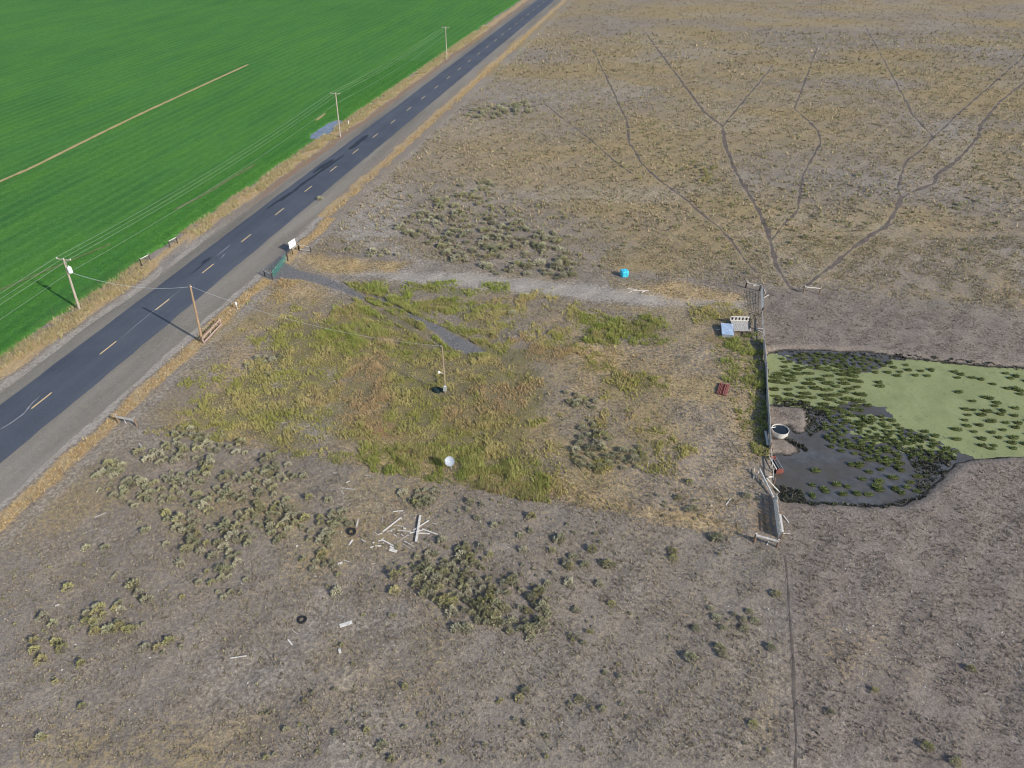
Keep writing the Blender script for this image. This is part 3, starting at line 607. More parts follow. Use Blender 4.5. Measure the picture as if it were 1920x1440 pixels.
hv = RNG.uniform(.06, .24, len(q))*np.where(upm, 1.5, 1.0)*np.where(q[:, 1] > 120, 1.7, 1)*np.where(q[:, 1] > 240, 1.5, 1)
o = tufts('ground_stubble', onground(q), hv, hv*1.25, 3, hv*.55, c); tag(o, 'short dry stubble covering the grey rangeland soil', 'stubble')
# crop blades along the field margin
u, v = vpts(26000, -120, 120, -26, -12.2); k = canopy(u, v) > .12; u = u[k]; v = v[k]; x, y = XY(u, v)
o = tufts('crop_margin', np.stack([x, y, canopy(u, v)-.05], 1), .22, .2, 4, .10, pal(len(u), [(.055, .185, .030), (.070, .215, .030), (.040, .150, .034)])); tag(o, 'taller green crop blades along the field margin', 'crop')

def shrub_mesh(seed, colA, colB, n=130, squat=.72, stem=(.10, .08, .065), leaf=.17):
    r = np.random.default_rng(seed); lob = r.uniform(-1, 1, (7, 3)); lob[:, 2] = np.abs(lob[:, 2]); lob /= np.linalg.norm(lob, axis=1)[:, None]
    V_ = []; C_ = []
    for i in range(n):
        th = r.uniform(0, 2*np.pi); cz_ = r.uniform(.02, 1)**.8; s = math.sqrt(1-cz_*cz_); d = np.array([s*math.cos(th), s*math.sin(th), cz_])
        R = .34+.16*max((lob@d).max(), 0)**6+r.uniform(-.05, .05); R *= r.uniform(.55, 1.0)**.5
        p = d*R*np.array([1, 1, squat*1.35]); p[2] += .05; c = (np.array(colA)*(1-(t := r.uniform())) + np.array(colB)*t)*r.uniform(.8, 1.2)
        out = d*np.array([1, 1, .9])+np.array([0, 0, .55])+r.normal(0, .28, 3); out /= np.linalg.norm(out)
        sd = np.cross(out, r.normal(0, 1, 3)); sd /= np.linalg.norm(sd); L = leaf*r.uniform(.6, 1.25)
        tip = p+out*L; sd2 = np.cross(out, sd)
        V_ += [p-sd*L*.34, p+sd*L*.34, tip, p-sd2*L*.3+out*L*.15, p+sd2*L*.3+out*L*.1, tip+sd2*L*.12-out*L*.1]; C_ += [c]*6
    for i in range(9):
        th = r.uniform(0, 6.28); e = np.array([math.cos(th)*.26, math.sin(th)*.26, r.uniform(.2, .42)]); w = np.array([-math.sin(th), math.cos(th), 0])*.022
        V_ += [-w, w, e]; C_ += [np.array(stem)]*3
    return np.array(V_), np.array(C_)
SAGE = [((.330, .320, .215), (.440, .420, .285)), ((.290, .290, .180), (.400, .395, .255)), ((.370, .350, .245), (.46, .44, .32)), ((.30, .29, .165), (.42, .395, .23))]
RABB = [((.320, .310, .140), (.420, .395, .200)), ((.285, .290, .130), (.385, .370, .180)), ((.34, .315, .15), (.43, .38, .20))]
PROTO = {}
for i, (a, b) in enumerate(SAGE*2): PROTO['s', i] = shrub_mesh(100+i, a, b)
for i, (a, b) in enumerate(RABB*2): PROTO['r', i] = shrub_mesh(200+i, a, b, n=110, squat=.85)
PMESH = {}
def proto_mesh(k, nm):
    if k not in PMESH:
        V_, C_ = PROTO[k]; o = npmesh(nm, V_, np.arange(len(V_)).reshape(-1, 3), M_PLANT, tint=C_); PMESH[k] = o.data; bpy.data.objects.remove(o)
    return PMESH[k]
SHR = []   # (x, y, size, kind, label, group)
def clump(poly, n, smin, smax, label, group, rab=.12, mind=.55):
    q = sample(poly, n*14)+RNG.normal(0, .5, (n*14, 2)); q = q[fbm(q[:, 0], q[:, 1], 3.2, 171+n, 3) > .40]; got = []
    for p in q:
        if len(got) >= n: break
        if all((p[0]-a)**2+(p[1]-b)**2 > mind*mind for a, b in got): got.append((p[0], p[1]))
    for x, y in got:
        kd = 'r' if random.random() < rab else 's'
        SHR.append((x, y, random.uniform(smin, smax)*.88*(.6+.55*random.random()), kd, ('yellow-green rabbitbrush among ' if kd == 'r' else 'grey-green sagebrush in ')+label, group))
clump([(750,415),(800,382),(850,367),(880,348),(905,372),(960,402),(1000,428),(1050,445),(1062,480),(1078,510),(1082,526),(1000,520),(940,515),(900,500),(850,490),(830,472),(780,447),(745,432)], 215, 1.1, 2.1, 'the large thicket between driveway and pasture', 'sagebrush in the large thicket by the driveway', .06, .8)
clump([(850,362),(885,345),(935,345),(950,352),(900,368)], 14, 1.0, 1.7, 'the far tip of the large thicket', 'sagebrush at the far tip of the large thicket', 0, 1.0)
clump([(680,476),(720,470),(748,482),(742,488),(700,488)], 9, .9, 1.6, 'the small row by the driveway straw', 'sagebrush in the small row by the driveway', .1, .9)
clump([(870,216),(920,198),(990,193),(996,214),(930,224)], 44, 1.2, 2.3, 'the far thicket beside the road', 'sagebrush in the far roadside thicket', 0, 1.3)
clump([(1265,318),(1300,306),(1345,316),(1356,330),(1330,345),(1268,346)], 22, 1.0, 1.8, 'the low patch beside the cattle trail', 'low shrubs beside the cattle trail', .5, 1.2)
clump([(200,880),(240,860),(300,838),(340,800),(400,805),(425,830),(480,842),(520,858),(560,882),(550,905),(500,915),(540,950),(560,990),(545,1005),(500,1000),(470,1040),(430,1075),(405,1085),(385,1060),(330,1000),(310,950),(250,950),(210,930)], 195, .85, 1.65, 'the thicket below the roadside fence corner', 'sagebrush in the thicket below the roadside fence corner', .05, .75)
clump([(590,985),(640,962),(668,985),(645,1010),(600,1030),(588,1010)], 20, .8, 1.4, 'the knot left of the scattered boards', 'sagebrush left of the scattered boards', .15, .6)
clump([(600,1040),(622,1050),(625,1085),(603,1070)], 7, .7, 1.2, 'the small knot below the leaning tyre', 'sagebrush below the leaning tyre', .1, .6)
clump([(770,1062),(800,1040),(850,1030),(900,1042),(922,1060),(905,1085),(960,1098),(1012,1120),(1012,1160),(1002,1190),(930,1160),(870,1140),(830,1122),(788,1100)], 105, .85, 1.45, 'the thicket below the scattered boards', 'sagebrush in the thicket below the scattered boards', .08, .7)
clump([(160,1150),(180,1142),(250,1150),(300,1150),(312,1164),(240,1176),(200,1185),(170,1182)], 26, .6, 1.1, 'the pale row near the bottom left corner', 'sagebrush in the pale row at bottom left', .2, .55)
clump([(1075,742),(1100,735),(1128,748),(1120,762),(1085,762)], 9, 1.0, 1.6, 'the cluster nearest the red panel', 'sagebrush cluster nearest the red panel', .05, .8)
clump([(1068,800),(1110,790),(1132,828),(1200,838),(1235,868),(1155,876),(1095,882),(1075,850)], 38, .9, 1.6, 'the cluster right of the weeds', 'sagebrush cluster right of the weeds', .12, .8)
clump([(770,930),(800,922),(872,940),(880,958),(840,962),(790,945)], 14, .7, 1.2, 'the row under the satellite dish', 'sagebrush row under the satellite dish', .2, .6)
clump([(1330,1150),(1380,1145),(1420,1165),(1405,1190),(1360,1172)], 9, .6, 1.0, 'the group left of the fence path', 'shrubs left of the lower fence path', .3, .7)
clump([(330,1140),(450,1085),(470,1110),(400,1130)], 6, .5, .8, 'the tail below the roadside thicket', 'shrubs in the tail of the roadside thicket', .3, .8)
clump([(480,670),(520,672),(515,710),(485,720)], 8, 1.0, 1.6, 'the group left of the weeds', 'sagebrush at the left end of the lot', .0, .8)
LONE = [(997,971),(995,997),(976,1007),(1047,1014),(1052,1010),(1110,1032),(1035,1035),(981,1035),(1075,1045),(1069,1064),(1064,1060),(1097,1060),(1140,1060),(1262,1035),(1263,1046),(964,1085),(1027,1097),(1066,1095),(1124,1096),(1147,1132),(1079,1146),(995,1122),(1010,1112),(992,1185),(1015,1170),(1079,1197),(1305,1180),(1295,1235),(1355,1230),(1350,1218),
 (1292,907),(1272,935),(1300,955),(1290,958),(1345,1010),(1337,1008),(580,934),(615,939),(519,1017),(569,1051),(740,1081),(740,1110),(630,1110),(832,1127),(829,1015),(895,974),(927,987),(877,1182),(857,1181),(957,1092),(755,925),(129,1102),(197,1027),(162,1027),(252,1099),(260,1114),(275,1127),(182,1139),(99,1170),(81,1159),(65,1204),(66,1222),(117,1217),(104,1205),(80,1240),(152,1247),(175,1167),(226,1175),(177,1185),(205,1180),(275,1215),(317,1205),(297,1217),(274,997),(337,1057),(340,1060),(372,1095),(397,1095),(422,1070),(180,895),(195,888),(217,868),(1455,1115),(1445,1215),(1820,1255),(1800,385),(1795,392),(1835,378),(1510,447),(1575,447),(1585,332),(1610,330),(1870,420),(1500,260),(960,590),(600,375),(655,470),(1400,930),(360,1010)]
YEL = {65, 66, 117, 104, 80, 152, 175, 226, 177, 317, 297, 740, 832, 957, 1262, 1263, 997, 1147, 580, 1292, 129, 1069, 1110, 1140, 1820}
LAND = [('the crossed boards', (785, 995)), ('the flat tyre ring', (567, 1162)), ('the leaning tyre', (660, 997)), ('the satellite dish', (842, 863)), ('the lower brace', (1436, 1012)), ('the lone wide plank', (648, 1170)),
 ('the roadside brace', (240, 790)), ('the lone brace', (1521, 545)), ('the cyan tote', (1169, 512)), ('the bottom left corner', (0, 1260)), ('the bottom edge', (1000, 1300)), ('the far trail', (1690, 373)), ('the single long stick', (447, 1230)), ('the stony soil', (1700, 1180))]
for i, (px, py) in enumerate(LONE):
    x, y = G(px, py); nm, lp = min(LAND, key=lambda t: (t[1][0]-px)**2+(t[1][1]-py)**2); kd = 'r' if px in YEL else 's'
    dx, dy = px-lp[0], py-lp[1]; w = []
    if abs(dy) > 25: w.append('below' if dy > 0 else 'above')
    if abs(dx) > 25: w.append('right of' if dx > 0 else 'left of')
    rel = ' and '.join(w) if w else 'beside'
    s = random.uniform(.75, 1.25)*(1.25 if py < 500 else 1)
    size = 'small' if s < .88 else 'medium' if s < 1.08 else 'large'
    SHR.append((x, y, s, kd, f"{size} {'yellow-green rabbitbrush' if kd == 'r' else 'grey-green sagebrush'} {rel} {nm}", 'lone shrubs on the rangeland'))
for k in range(22):
    px = random.uniform(30, 1900); py = random.uniform(1275, 1430)
    if 1440 < px < 1500: continue
    x, y = G(px, py); SHR.append((x, y, random.uniform(.5, 1.05), random.choice('rss'), 'small shrub on the bare soil nearest the viewer', 'small shrubs nearest the viewer'))
ORD = ['first', 'second', 'third', 'fourth', 'fifth', 'sixth', 'seventh', 'eighth', 'ninth', 'tenth', 'eleventh', 'twelfth']
ROWS = ['nearest', 'second', 'third', 'fourth', 'fifth', 'sixth', 'seventh', 'eighth', 'ninth', 'tenth', 'eleventh', 'twelfth', 'thirteenth', 'fourteenth', 'fifteenth', 'sixteenth', 'seventeenth', 'eighteenth', 'nineteenth', 'twentieth']
def rank_labels(items, li, per=8):
    """items in one group: label each by its row (nearest first) and its place from the left in that row"""
    by = {}
    for i, it in enumerate(items): by.setdefault(it[li+1], []).append(i)
    for g, ids in by.items():
        labs = [items[i][li] for i in ids]
        dup_ = {l for l in labs if labs.count(l) > 1}
        ids = sorted([i for i in ids if items[i][li] in dup_], key=lambda i: items[i][1])
        for r in range(0, len(ids), per):
            row = sorted(ids[r:r+per], key=lambda i: items[i][0])
            for k, i in enumerate(row):
                t = list(items[i]); t[li] = t[li]+f', {ROWS[min(r//per, 19)]} row, {ORD[k]} from left'; items[i] = tuple(t)
    return items
SHR.sort(key=lambda s: -s[2]/math.hypot(s[0], s[1], CAM_H)); rest = SHR[300:]; SHR = rank_labels(SHR[:300], 4)
for i, (x, y, s, kd, lb, gp) in enumerate(SHR[:300]):
    k = (kd, random.randrange(8 if kd == 's' else 6)); nm = 'sagebrush' if kd == 's' else 'rabbitbrush'
    o = bpy.data.objects.new(nm, proto_mesh(k, nm)); COL.objects.link(o); o.location = (x, y, gzf(x, y)-.03); o.rotation_euler = (0, 0, random.uniform(0, 6.28)); o.scale = (s*random.uniform(.85, 1.15), s, s*random.uniform(.75, 1.0))
    tag(o, lb, 'shrub', gp)
def merged(name, items):
    Vs = []; Cs = []
    for x, y, s, k, zz in items:
        V_, C_ = PROTO[k]; a = RNG.uniform(0, 6.28); R = np.array([[math.cos(a), -math.sin(a), 0], [math.sin(a), math.cos(a), 0], [0, 0, 1]])
        Vs.append((V_@R.T)*s+np.array([x, y, zz])); Cs.append(C_*RNG.uniform(.85, 1.15))
    Vs = np.vstack(Vs); return npmesh(name, Vs, np.arange(len(Vs)).reshape(-1, 3), M_STUFF, tint=np.clip(np.vstack(Cs)*1.15, 0, 1), kind='stuff')
items = [(x, y, s, (kd, random.randrange(6)), gzf(x, y)) for x, y, s, kd, _, _ in rest]
for k in range(900):       # low scrub scattered thinly over the far pasture
    px = random.uniform(560, 1950); py = random.uniform(10, 520); x, y = G(px, py); u, v = UV(x, y)
    if v < 14 or (fbm(np.array([x]), np.array([y]), 14, 61)[0] < .56): continue
    if sdist(np.array([x]), np.array([y]), GP([(560,470),(1420,535),(1960,585),(4200,700),(5000,0),(880,0)]))[0] > 0: continue
    items.append((x, y, random.uniform(.35, .9), (random.choice('sr'), random.randrange(6)), gzf(x, y)))
for k in range(420):       # seedlings between the thickets of the near rangeland
    px = random.uniform(0, 1440); py = random.uniform(900, 1435); x, y = G(px, py); u, v = UV(x, y)
    if v < 15 or fbm(np.array([x]), np.array([y]), 7, 67)[0] < .5: continue
    items.append((x, y, random.uniform(.22, .5), (random.choice('ssr'), random.randrange(6)), gzf(x, y)))
o = merged('distant_scrub', items); tag(o, 'small scattered scrub over the pasture and rangeland', 'scrub')

# hummocks in the pond
def hum_mesh(seed):
    r = np.random.default_rng(seed); V_ = []; C_ = []
    nseg = 10; ring = []
    for lv, (rr, zz) in enumerate(((.50, -.1), (.44, .10), (.28, .20))):
        ring.append([np.array([rr*math.cos(a)*r.uniform(.88, 1.1), rr*math.sin(a)*r.uniform(.88, 1.1), zz*r.uniform(.9, 1.1)]) for a in np.linspace(0, 2*np.pi, nseg, endpoint=False)])
    top = np.array([0, 0, .23])
    for a in range(2):
        for i in range(nseg):
            j = (i+1) % nseg; V_ += [ring[a][i], ring[a][j], ring[a+1][j], ring[a][i], ring[a+1][j], ring[a+1][i]]; C_ += [np.array([.045, .048, .024]) if a == 0 else np.array([.080, .096, .036])]*6
    for i in range(nseg): V_ += [ring[2][i], ring[2][(i+1) % nseg], top]; C_ += [np.array([.085, .104, .038])]*3
    for i in range(60):
        a = r.uniform(0, 6.28); q = r.uniform(0, 1)**.5*.42; p = np.array([q*math.cos(a), q*math.sin(a), .23-.35*q*q]); e = p+np.array([math.cos(a)*.10, math.sin(a)*.10, r.uniform(.08, .2)])+r.normal(0, .04, 3); w = np.array([-math.sin(a), math.cos(a), 0])*.05
        V_ += [p-w, p+w, e]; C_ += [np.array([.110, .138, .046])*r.uniform(.5, 1.6)]*3
    return np.array(V_), np.array(C_)
for i in range(5): PROTO['h', i] = hum_mesh(300+i)
HUM = []
def hums(poly, n, smin, smax, label, group, mind=.7, ex=(1.0, 1.5), rows=False):
    q = sample(poly, n*12); got = []
    for p in q:
        if len(got) >= n: break
        if sdist(np.array([p[0]]), np.array([p[1]]), POND)[0] > -.25: continue
        if all(((p[0]-a)/1.5)**2+((p[1]-b)/1.0)**2 > mind*mind for a, b in got): got.append((p[0], p[1]))
    for x, y in got: HUM.append((x, y, random.uniform(smin, smax), random.uniform(*ex), label, group))
hums([(1478,664),(1530,658),(1600,662),(1640,672),(1620,695),(1590,700),(1540,690),(1490,690)], 85, .55, 1.05, 'dark green hummock crowded by the pond top shore', 'hummocks by the top shore', .6, (1.3, 1.9))
hums([(1640,672),(1700,680),(1755,690),(1745,705),(1690,705),(1640,695)], 24, .8, 1.15, 'dark hummock in the loose string right of the top crowd', 'hummocks in the top string', .9)
hums([(1455,690),(1500,692),(1600,700),(1610,725),(1618,748),(1600,770),(1560,775),(1530,758),(1480,750),(1448,745)], 88, .8, 1.2, 'long dark green hummock in the rows on the left duckweed', 'hummocks in the rows on the left duckweed', .85, (1.5, 2.6))
hums([(1545,775),(1600,775),(1660,775),(1720,810),(1790,840),(1800,855),(1740,862),(1700,850),(1680,880),(1620,850),(1560,840),(1545,800)], 190, .6, 1.15, 'dark green hummock in the crowd between dark water and duckweed', 'hummocks between dark water and duckweed', .58, (1.0, 1.7))
hums([(1590,860),(1690,855),(1735,900),(1720,920),(1690,920),(1640,900)], 30, .7, 1.1, 'green tussock standing in the dark lower water', 'tussocks in the dark lower water', .95, (1.1, 1.9))
for px, py in [(1531,879),(1524,906),(1545,912),(1550,918),(1582,923),(1570,905),(1590,909),(1618,895),(1608,922),(1630,924),(1645,908),(1650,915),(1680,915),(1692,921),(1702,910),(1598,868),(1612,872),(1525,926)]:
    x, y = G(px, py); HUM.append((x, y, random.uniform(.8, 1.2), random.uniform(1.1, 1.7), 'separate bright green tussock in the open dark water', 'separate tussocks in open dark water'))
for px, py in [(1614,713),(1649,714),(1651,721),(1791,694),(1803,699),(1797,705),(1824,705),(1841,708),(1863,717),(1887,697),(1897,706),(1890,725),(1907,727),(1799,732),(1825,749),(1850,742),(1858,744),(1871,752),(1867,758),(1882,767),(1812,764),(1905,762),(1915,730),(1628,757),(1613,766),(1457,701),(1480,702),(1467,670),(1474,676),(1472,685),(1795,802),(1735,806),(1755,814),(1795,820),(1775,840),(1843,832),(1860,838)]:
    x, y = G(px, py); HUM.append((x, y, random.uniform(.75, 1.1), random.uniform(1.2, 1.8), 'isolated dark hummock on the open duckweed', 'isolated hummocks on open duckweed'))
hums([(1808,768),(1850,762),(1930,780),(1960,830),(1900,842),(1850,830),(1812,810)], 44, .75, 1.15, 'dark hummock in the group at the pond right edge', 'hummocks at the right edge of the pond', .95, (1.2, 1.8))
hums([(1900,700),(2000,705),(2040,760),(1940,780),(1905,750)], 14, .8, 1.1, 'dark hummock at the right edge of the duckweed', 'hummocks at the far right', 1.2)
HUM.sort(key=lambda s: -s[2]*s[3]); hrest = HUM[300:]; HUM = rank_labels(HUM[:300], 4)
for x, y, s, ex, lb, gp in HUM[:300]:
    k = ('h', random.randrange(5)); o = bpy.data.objects.new('grass_hummock', proto_mesh(k, 'grass_hummock')); COL.objects.link(o)
    o.location = (x, y, WATER_Z+.01); o.rotation_euler = (0, 0, random.uniform(-.25, .1)); o.scale = (s*ex*.80, s*.60, s*.75); tag(o, lb, 'grass hummock', gp)
if hrest:
    o = merged('small_hummocks', [(x, y, s, ('h', random.randrange(5)), WATER_Z) for x, y, s, _, _, _ in hrest]); tag(o, 'small remaining grass hummocks in the pond', 'grass hummocks')
# hoof-churned clods along the shore, and pale stones
q = np.vstack([sample(p, n) for p, n in (([(1690,830),(1800,855),(1765,888),(1742,915),(1725,925),(1720,880)], 420), ([(1505,752),(1548,760),(1548,800),(1515,816)], 260), ([(1460,808),(1480,818),(1512,834),(1514,846),(1500,834),(1470,818)], 150), ([(1452,905),(1500,915),(1520,940),(1462,938)], 200), ([(1480,655),(1660,660),(1930,687),(1930,692),(1650,667),(1480,661)], 260), ([(1450,742),(1510,748),(1512,760),(1450,758)], 120), ([(1470,934),(1560,939),(1657,944),(1735,925),(1738,930),(1657,950),(1560,945),(1470,940)], 180))])
zq = np.maximum(gz(q[:, 0], q[:, 1]), WATER_Z); hv = RNG.uniform(.08, .26, len(q))
o = tufts('shore_clods', np.c_[q, zq], hv, hv*1.3, 6, hv*1.0, pal(len(q), [(.05, .048, .042), (.03, .03, .028), (.10, .10, .07), (.06, .075, .03), (.14, .13, .11)])); tag(o, 'dark hoof-churned mud clods along the pond shore', 'mud')
mb = MB()
q = np.vstack([scatter_frustum(200, 27, 60, 1), sample([(1560,1050),(1940,1000),(1940,1300),(1560,1300)], 130), sample([(640,960),(830,960),(830,1060),(620,1060)], 60)])
for x, y in q:
    u, v = UV(x, y)
    if v < 12 or sdist(np.array([x]), np.array([y]), POND)[0] < 1: continue
    s = random.uniform(.04, .12); z = gzf(x, y); a = random.uniform(0, 3); ca, sa = math.cos(a), math.sin(a)
    mb.add([(x+s*ca, y+s*sa, z), (x-s*sa*.7, y+s*ca*.7, z), (x-s*ca, y-s*sa, z), (x+s*sa*.7, y-s*ca*.7, z), (x, y, z+s*.8)], [(0, 1, 4), (1, 2, 4), (2, 3, 4), (3, 0, 4)])
o = mb.build('small_stones', M_STONE); o['kind'] = 'stuff'; tag(o, 'pale stones strewn over the bare soil', 'stones')

# ------------------------------------------------------------------ built objects
def frame2(p0, p1):
    """base point, heading and length of a line between two photo ground points; local x runs from p0 to p1"""
    a = P3(*p0); b = P3(*p1); d = b-a; return a, math.atan2(d.y, d.x), math.hypot(d.x, d.y)
def hbrace(p0, p1, h, label, mpost, mrail, r=.09, rail=.12, rails=(.86,), diag=False, group='fence corner braces', plank=False, stay=False, lean=0.0, name='fence_brace'):
    a, rz, L = frame2(p0, p1); t = thing(name, label, 'fence brace', a, rz, group)
    for x in (0, L):
        ln = lean*random.uniform(-1, 1)
        o = MB().cyl((x, 0, -.3), (x+ln, ln, h), r, r*.9, 9).build('post', mpost, t)
        MB().cyl((x+ln, ln, h+.002), (x+ln, ln, h+.012), r*.88, r*.8, 9).build('post_top', M_PALEWOOD, o)
    for k in rails:
        if plank: MB().beam((r*.5, -r-.03, h*k), (L-r*.5, -r-.03, h*k-.05), .05, rail*1.9).build('rail', mrail, t)
        else: MB().cyl((0, -r*.5, h*k), (L, -r*.5, h*k-.04), rail*.5, rail*.45, 8).build('rail', mrail, t)
    if diag: MB().tube([(.05, .05, h*.85), (L-.05, .05, .1)], .012, 4).build('brace_wire', M_FENCEWIRE, t)
    if stay: MB().beam((L*.42, 0, .02), (L*.40, -.05, h*.9), .05, .03).build('stay', M_PALEWOOD, t)
    return t
hbrace((266, 498), (282, 489), 1.35, 'dark post brace in dry grass left of the field entrance', M_DARKWOOD, M_PALEWOOD, diag=True, group='roadside braces')
hbrace((319, 464), (333, 456), 1.35, 'dark post brace right of the field entrance by the crop', M_DARKWOOD, M_PALEWOOD, diag=True, group='roadside braces')
hbrace((383, 645), (415, 610), 1.15, 'faded red wooden brace standing at the foot of the roadside power pole', M_PINKWOOD, M_PINKWOOD, rails=(.95, .30), r=.08, plank=True, stay=True)
hbrace((223, 793), (257, 799), 1.25, 'grey plank brace at the lower roadside fence corner', M_BROWNWOOD, M_GREYWOOD, r=.11, rail=.17, plank=True, stay=True)
hbrace((549, 477), (560, 469), 1.15, 'dark brace holding up the white board beside the gate', M_DARKWOOD, M_GREYWOOD, diag=True)
hbrace((562, 470), (583, 473), 1.20, 'dark brace running from the white board along the pasture fence', M_DARKWOOD, M_PALEWOOD, rails=(.9, .25), rail=.09)
hbrace((497, 518), (511, 524), 1.2, 'dark brace on the near side of the green gate', M_DARKWOOD, M_GREYWOOD, rail=.10)
hbrace((1398, 539), (1424, 546), 1.15, 'dark post brace with pale rail at the upper corner of the lot', M_DARKWOOD, M_PALEWOOD, r=.12, rail=.13)
hbrace((1506, 549), (1536, 552), 1.15, 'pale railed brace standing alone at the head of the cattle trails', M_BROWNWOOD, M_PALEWOOD, r=.11, rail=.16, diag=True)
hbrace((1414, 1016), (1456, 1027), 1.15, 'thick grey railed brace at the lower right corner of the lot', M_BROWNWOOD, M_GREYWOOD, r=.12, rail=.26)

# white board beside the gate
a, rz, L = frame2((546, 474), (558, 466))
t = thing('notice_board', 'blank white board standing on legs beside the green gate', 'board', a, rz)
MB().beam((L*.5, .18, .62), (L*.5, .20, 1.86), L*.98, .04, up=(0, 1, 0)).build('panel', M_WHITE, t)
for x in (.12, L-.12): MB().cyl((x, .25, -.2), (x, .25, 1.7), .045, .04, 7).build('leg', M_DARKWOOD, t)
# green tube gate
def tube_gate(p0, p1, h, n, m, name, label, mesh=False, swing=0.0, cat='gate', r=.03):
    a, rz, L = frame2(p0, p1); t = thing(name, label, cat, a, rz+swing)
    for x in (.1, L-.1): MB().cyl((x, 0, .12), (x, 0, h), r, r, 7).build('stile', m, t)
    for k in range(n): z = .15+(h-.18)*k/(n-1); MB().cyl((.1, 0, z), (L-.1, 0, z), r*.9, r*.9, 6).build('bar', m, t)
    for k in (.35, .66): MB().beam((L*k, 0, .15), (L*k, 0, h-.03), .05, .02).build('upright', m, t)
    return t
tube_gate((513, 521), (537, 490), 1.25, 6, M_GREEN, 'tube_gate', 'teal green tube gate across the driveway entrance', r=.028)
o = MB().cyl((0, 0, -.3), (.02, 0, 1.35), .11, .1, 9).build('gate_post', M_DARKWOOD, loc=P3(540, 489)); tag(o, 'dark single post on the far side of the green gate', 'gate post')
tube_gate((1426, 549), (1428, 588), 1.3, 6, M_STEELGREY, 'tube_gate', 'grey steel tube gate at the upper right corner of the lot', r=.03)
o = MB().cyl((0, 0, -.3), (0, .03, 1.25), .12, .11, 9).build('gate_post', M_DARKWOOD, loc=P3(1428, 591)); tag(o, 'dark stubby post at the near end of the grey gate', 'gate post')

# power poles
def hang(p0, p1, sag, n=22):
    p0 = Vector(p0); p1 = Vector(p1); return [p0.lerp(p1, k/n)-Vector((0, 0, 4*sag*(k/n)*(1-k/n))) for k in range(n+1)]
def wire(p0, p1, sag, r, label, cat='wire', group=None, m=M_WIRE, name='overhead_wire'):
    p0 = Vector(p0); o = MB().tube([q-p0 for q in hang(p0, p1, sag)], r, 5).build(name, m, loc=p0); return tag(o, label, cat, group)
def crossarm_pole(base, h, leanx, label, trans, w=2.3):
    t = thing('power_pole', label, 'power pole', base, RROT, 'power poles'); lx = leanx
    MB().cyl((0, 0, -.5), (lx, 0, h), .19, .12, 10).build('shaft', M_POLEGREY, t)
    arm = MB().beam((lx-w*.55, .13, h-.12), (lx+w*.45, .13, h-.12), .10, .12).build('crossarm', M_POLEGREY, t)
    for x in (-w*.53, w*.43): MB().lathe([(.0, .0), (.06, .0), (.075, .08), (.04, .10), (.06, .16), (.0, .20)], 8, (lx+x, .13, h-.06)).build('insulator', M_CERAM, arm)
    MB().lathe([(.0, .0), (.05, .0), (.07, .08), (.04, .1), (.055, .16), (.0, .2)], 8, (lx, 0, h)).build('insulator', M_CERAM, t)
    for s_ in (-.7, .55): MB().beam((lx*.9, .15, h-.75), (lx+s_, .15, h-.17), .03, .01).build('arm_brace', M_STEELGREY, t)
    if trans:
        tr = MB().lathe([(0, 0), (.26, 0), (.29, .05), (.29, .82), (.26, .90), (.10, .95), (0, .96)], 16, (lx*.9+.48, -.05, h-2.05)).build('transformer', M_WHITE, t, smooth=False)
        MB().lathe([(.03, 0), (.07, .02), (.05, .08), (.07, .12), (.04, .22), (0, .24)], 8, (lx*.9+.48, -.05, h-1.12)).build('bushing', M_CERAM, tr)
        MB().beam((lx*.9, -.05, h-1.5), (lx*.9+.3, -.05, h-1.5), .12, .10).build('bracket', M_STEELGREY, t)
        MB().cyl((lx*.9+.30, -.1, h-.72), (lx*.9+.42, -.1, h-.35), .05, .04, 7).build('fuse_cutout', M_STEELGREY, t)
    return t
b1 = P3(149, 581); b4 = P3(638, 257); H1, H4, LX = 8.35, 10.2, .85
crossarm_pole(b1, H1, LX, 'grey crossarm power pole with white transformer at the field edge', True)
crossarm_pole(b4, H4, .35, 'distant power pole standing beside the puddle in the green field', False)
ax = Vector((RN[0], RN[1], 0)); ay = Vector((RD[0], RD[1], 0))
u4 = UV(b4.x, b4.y); b5 = Vector((*XY(u4[0]+88, u4[1]), 0)); u1 = UV(b1.x, b1.y); b0 = Vector((*XY(u1[0]-88, u1[1]-1), 0))
crossarm_pole(b5, 10.2, .2, 'farthest power pole on the verge near the top of the view', False)
def atts(b, h, lx): return [b+ax*(lx-1.22)+Vector((0, 0, h+.14)), b+ax*(lx+.99)+Vector((0, 0, h+.14)), b+ax*lx+Vector((0, 0, h+.2)), b+ax*lx*.8+Vector((0, 0, h-2.2))]
A1, A4, A5 = atts(b1, H1, LX), atts(b4, H4, .35), atts(b5, 10.2, .2); A0 = [p+(b0-b1)-Vector((0, 0, 0)) for p in A1]
nmw = ['field side crossarm', 'road side crossarm', 'pole top', 'lower neutral']
for i in range(4):
    wire(A1[i], A4[i], 1.0, .008, f'thin overhead wire at the {nmw[i]} from transformer pole to distant pole', group='line wires')
    wire(A0[i], A1[i], 1.0, .008, f'thin overhead wire at the {nmw[i]} running left from the transformer pole', group='line wires')
    wire(A4[i], A5[i], 1.0, .008, f'thin overhead wire at the {nmw[i]} beyond the distant pole', group='line wires')
b2 = P3(379, 641); t = thing('power_pole', 'brown bare power pole standing on the near verge of the road', 'power pole', b2, RROT, 'power poles')
H2, LX2 = 8.95, .78
MB().cyl((0, 0, -.5), (LX2, 0, H2), .19, .12, 10).build('shaft', M_POLE, t); MB().cyl((LX2, 0, H2-.25), (LX2+.14, 0, H2-.22), .07, .06, 8).build('insulator', M_CERAM, t)
b3 = P3(835, 737); t = thing('light_pole', 'slim grey pole with yard light arm in the middle of the lot', 'light pole', b3, 0); H3 = 7.2
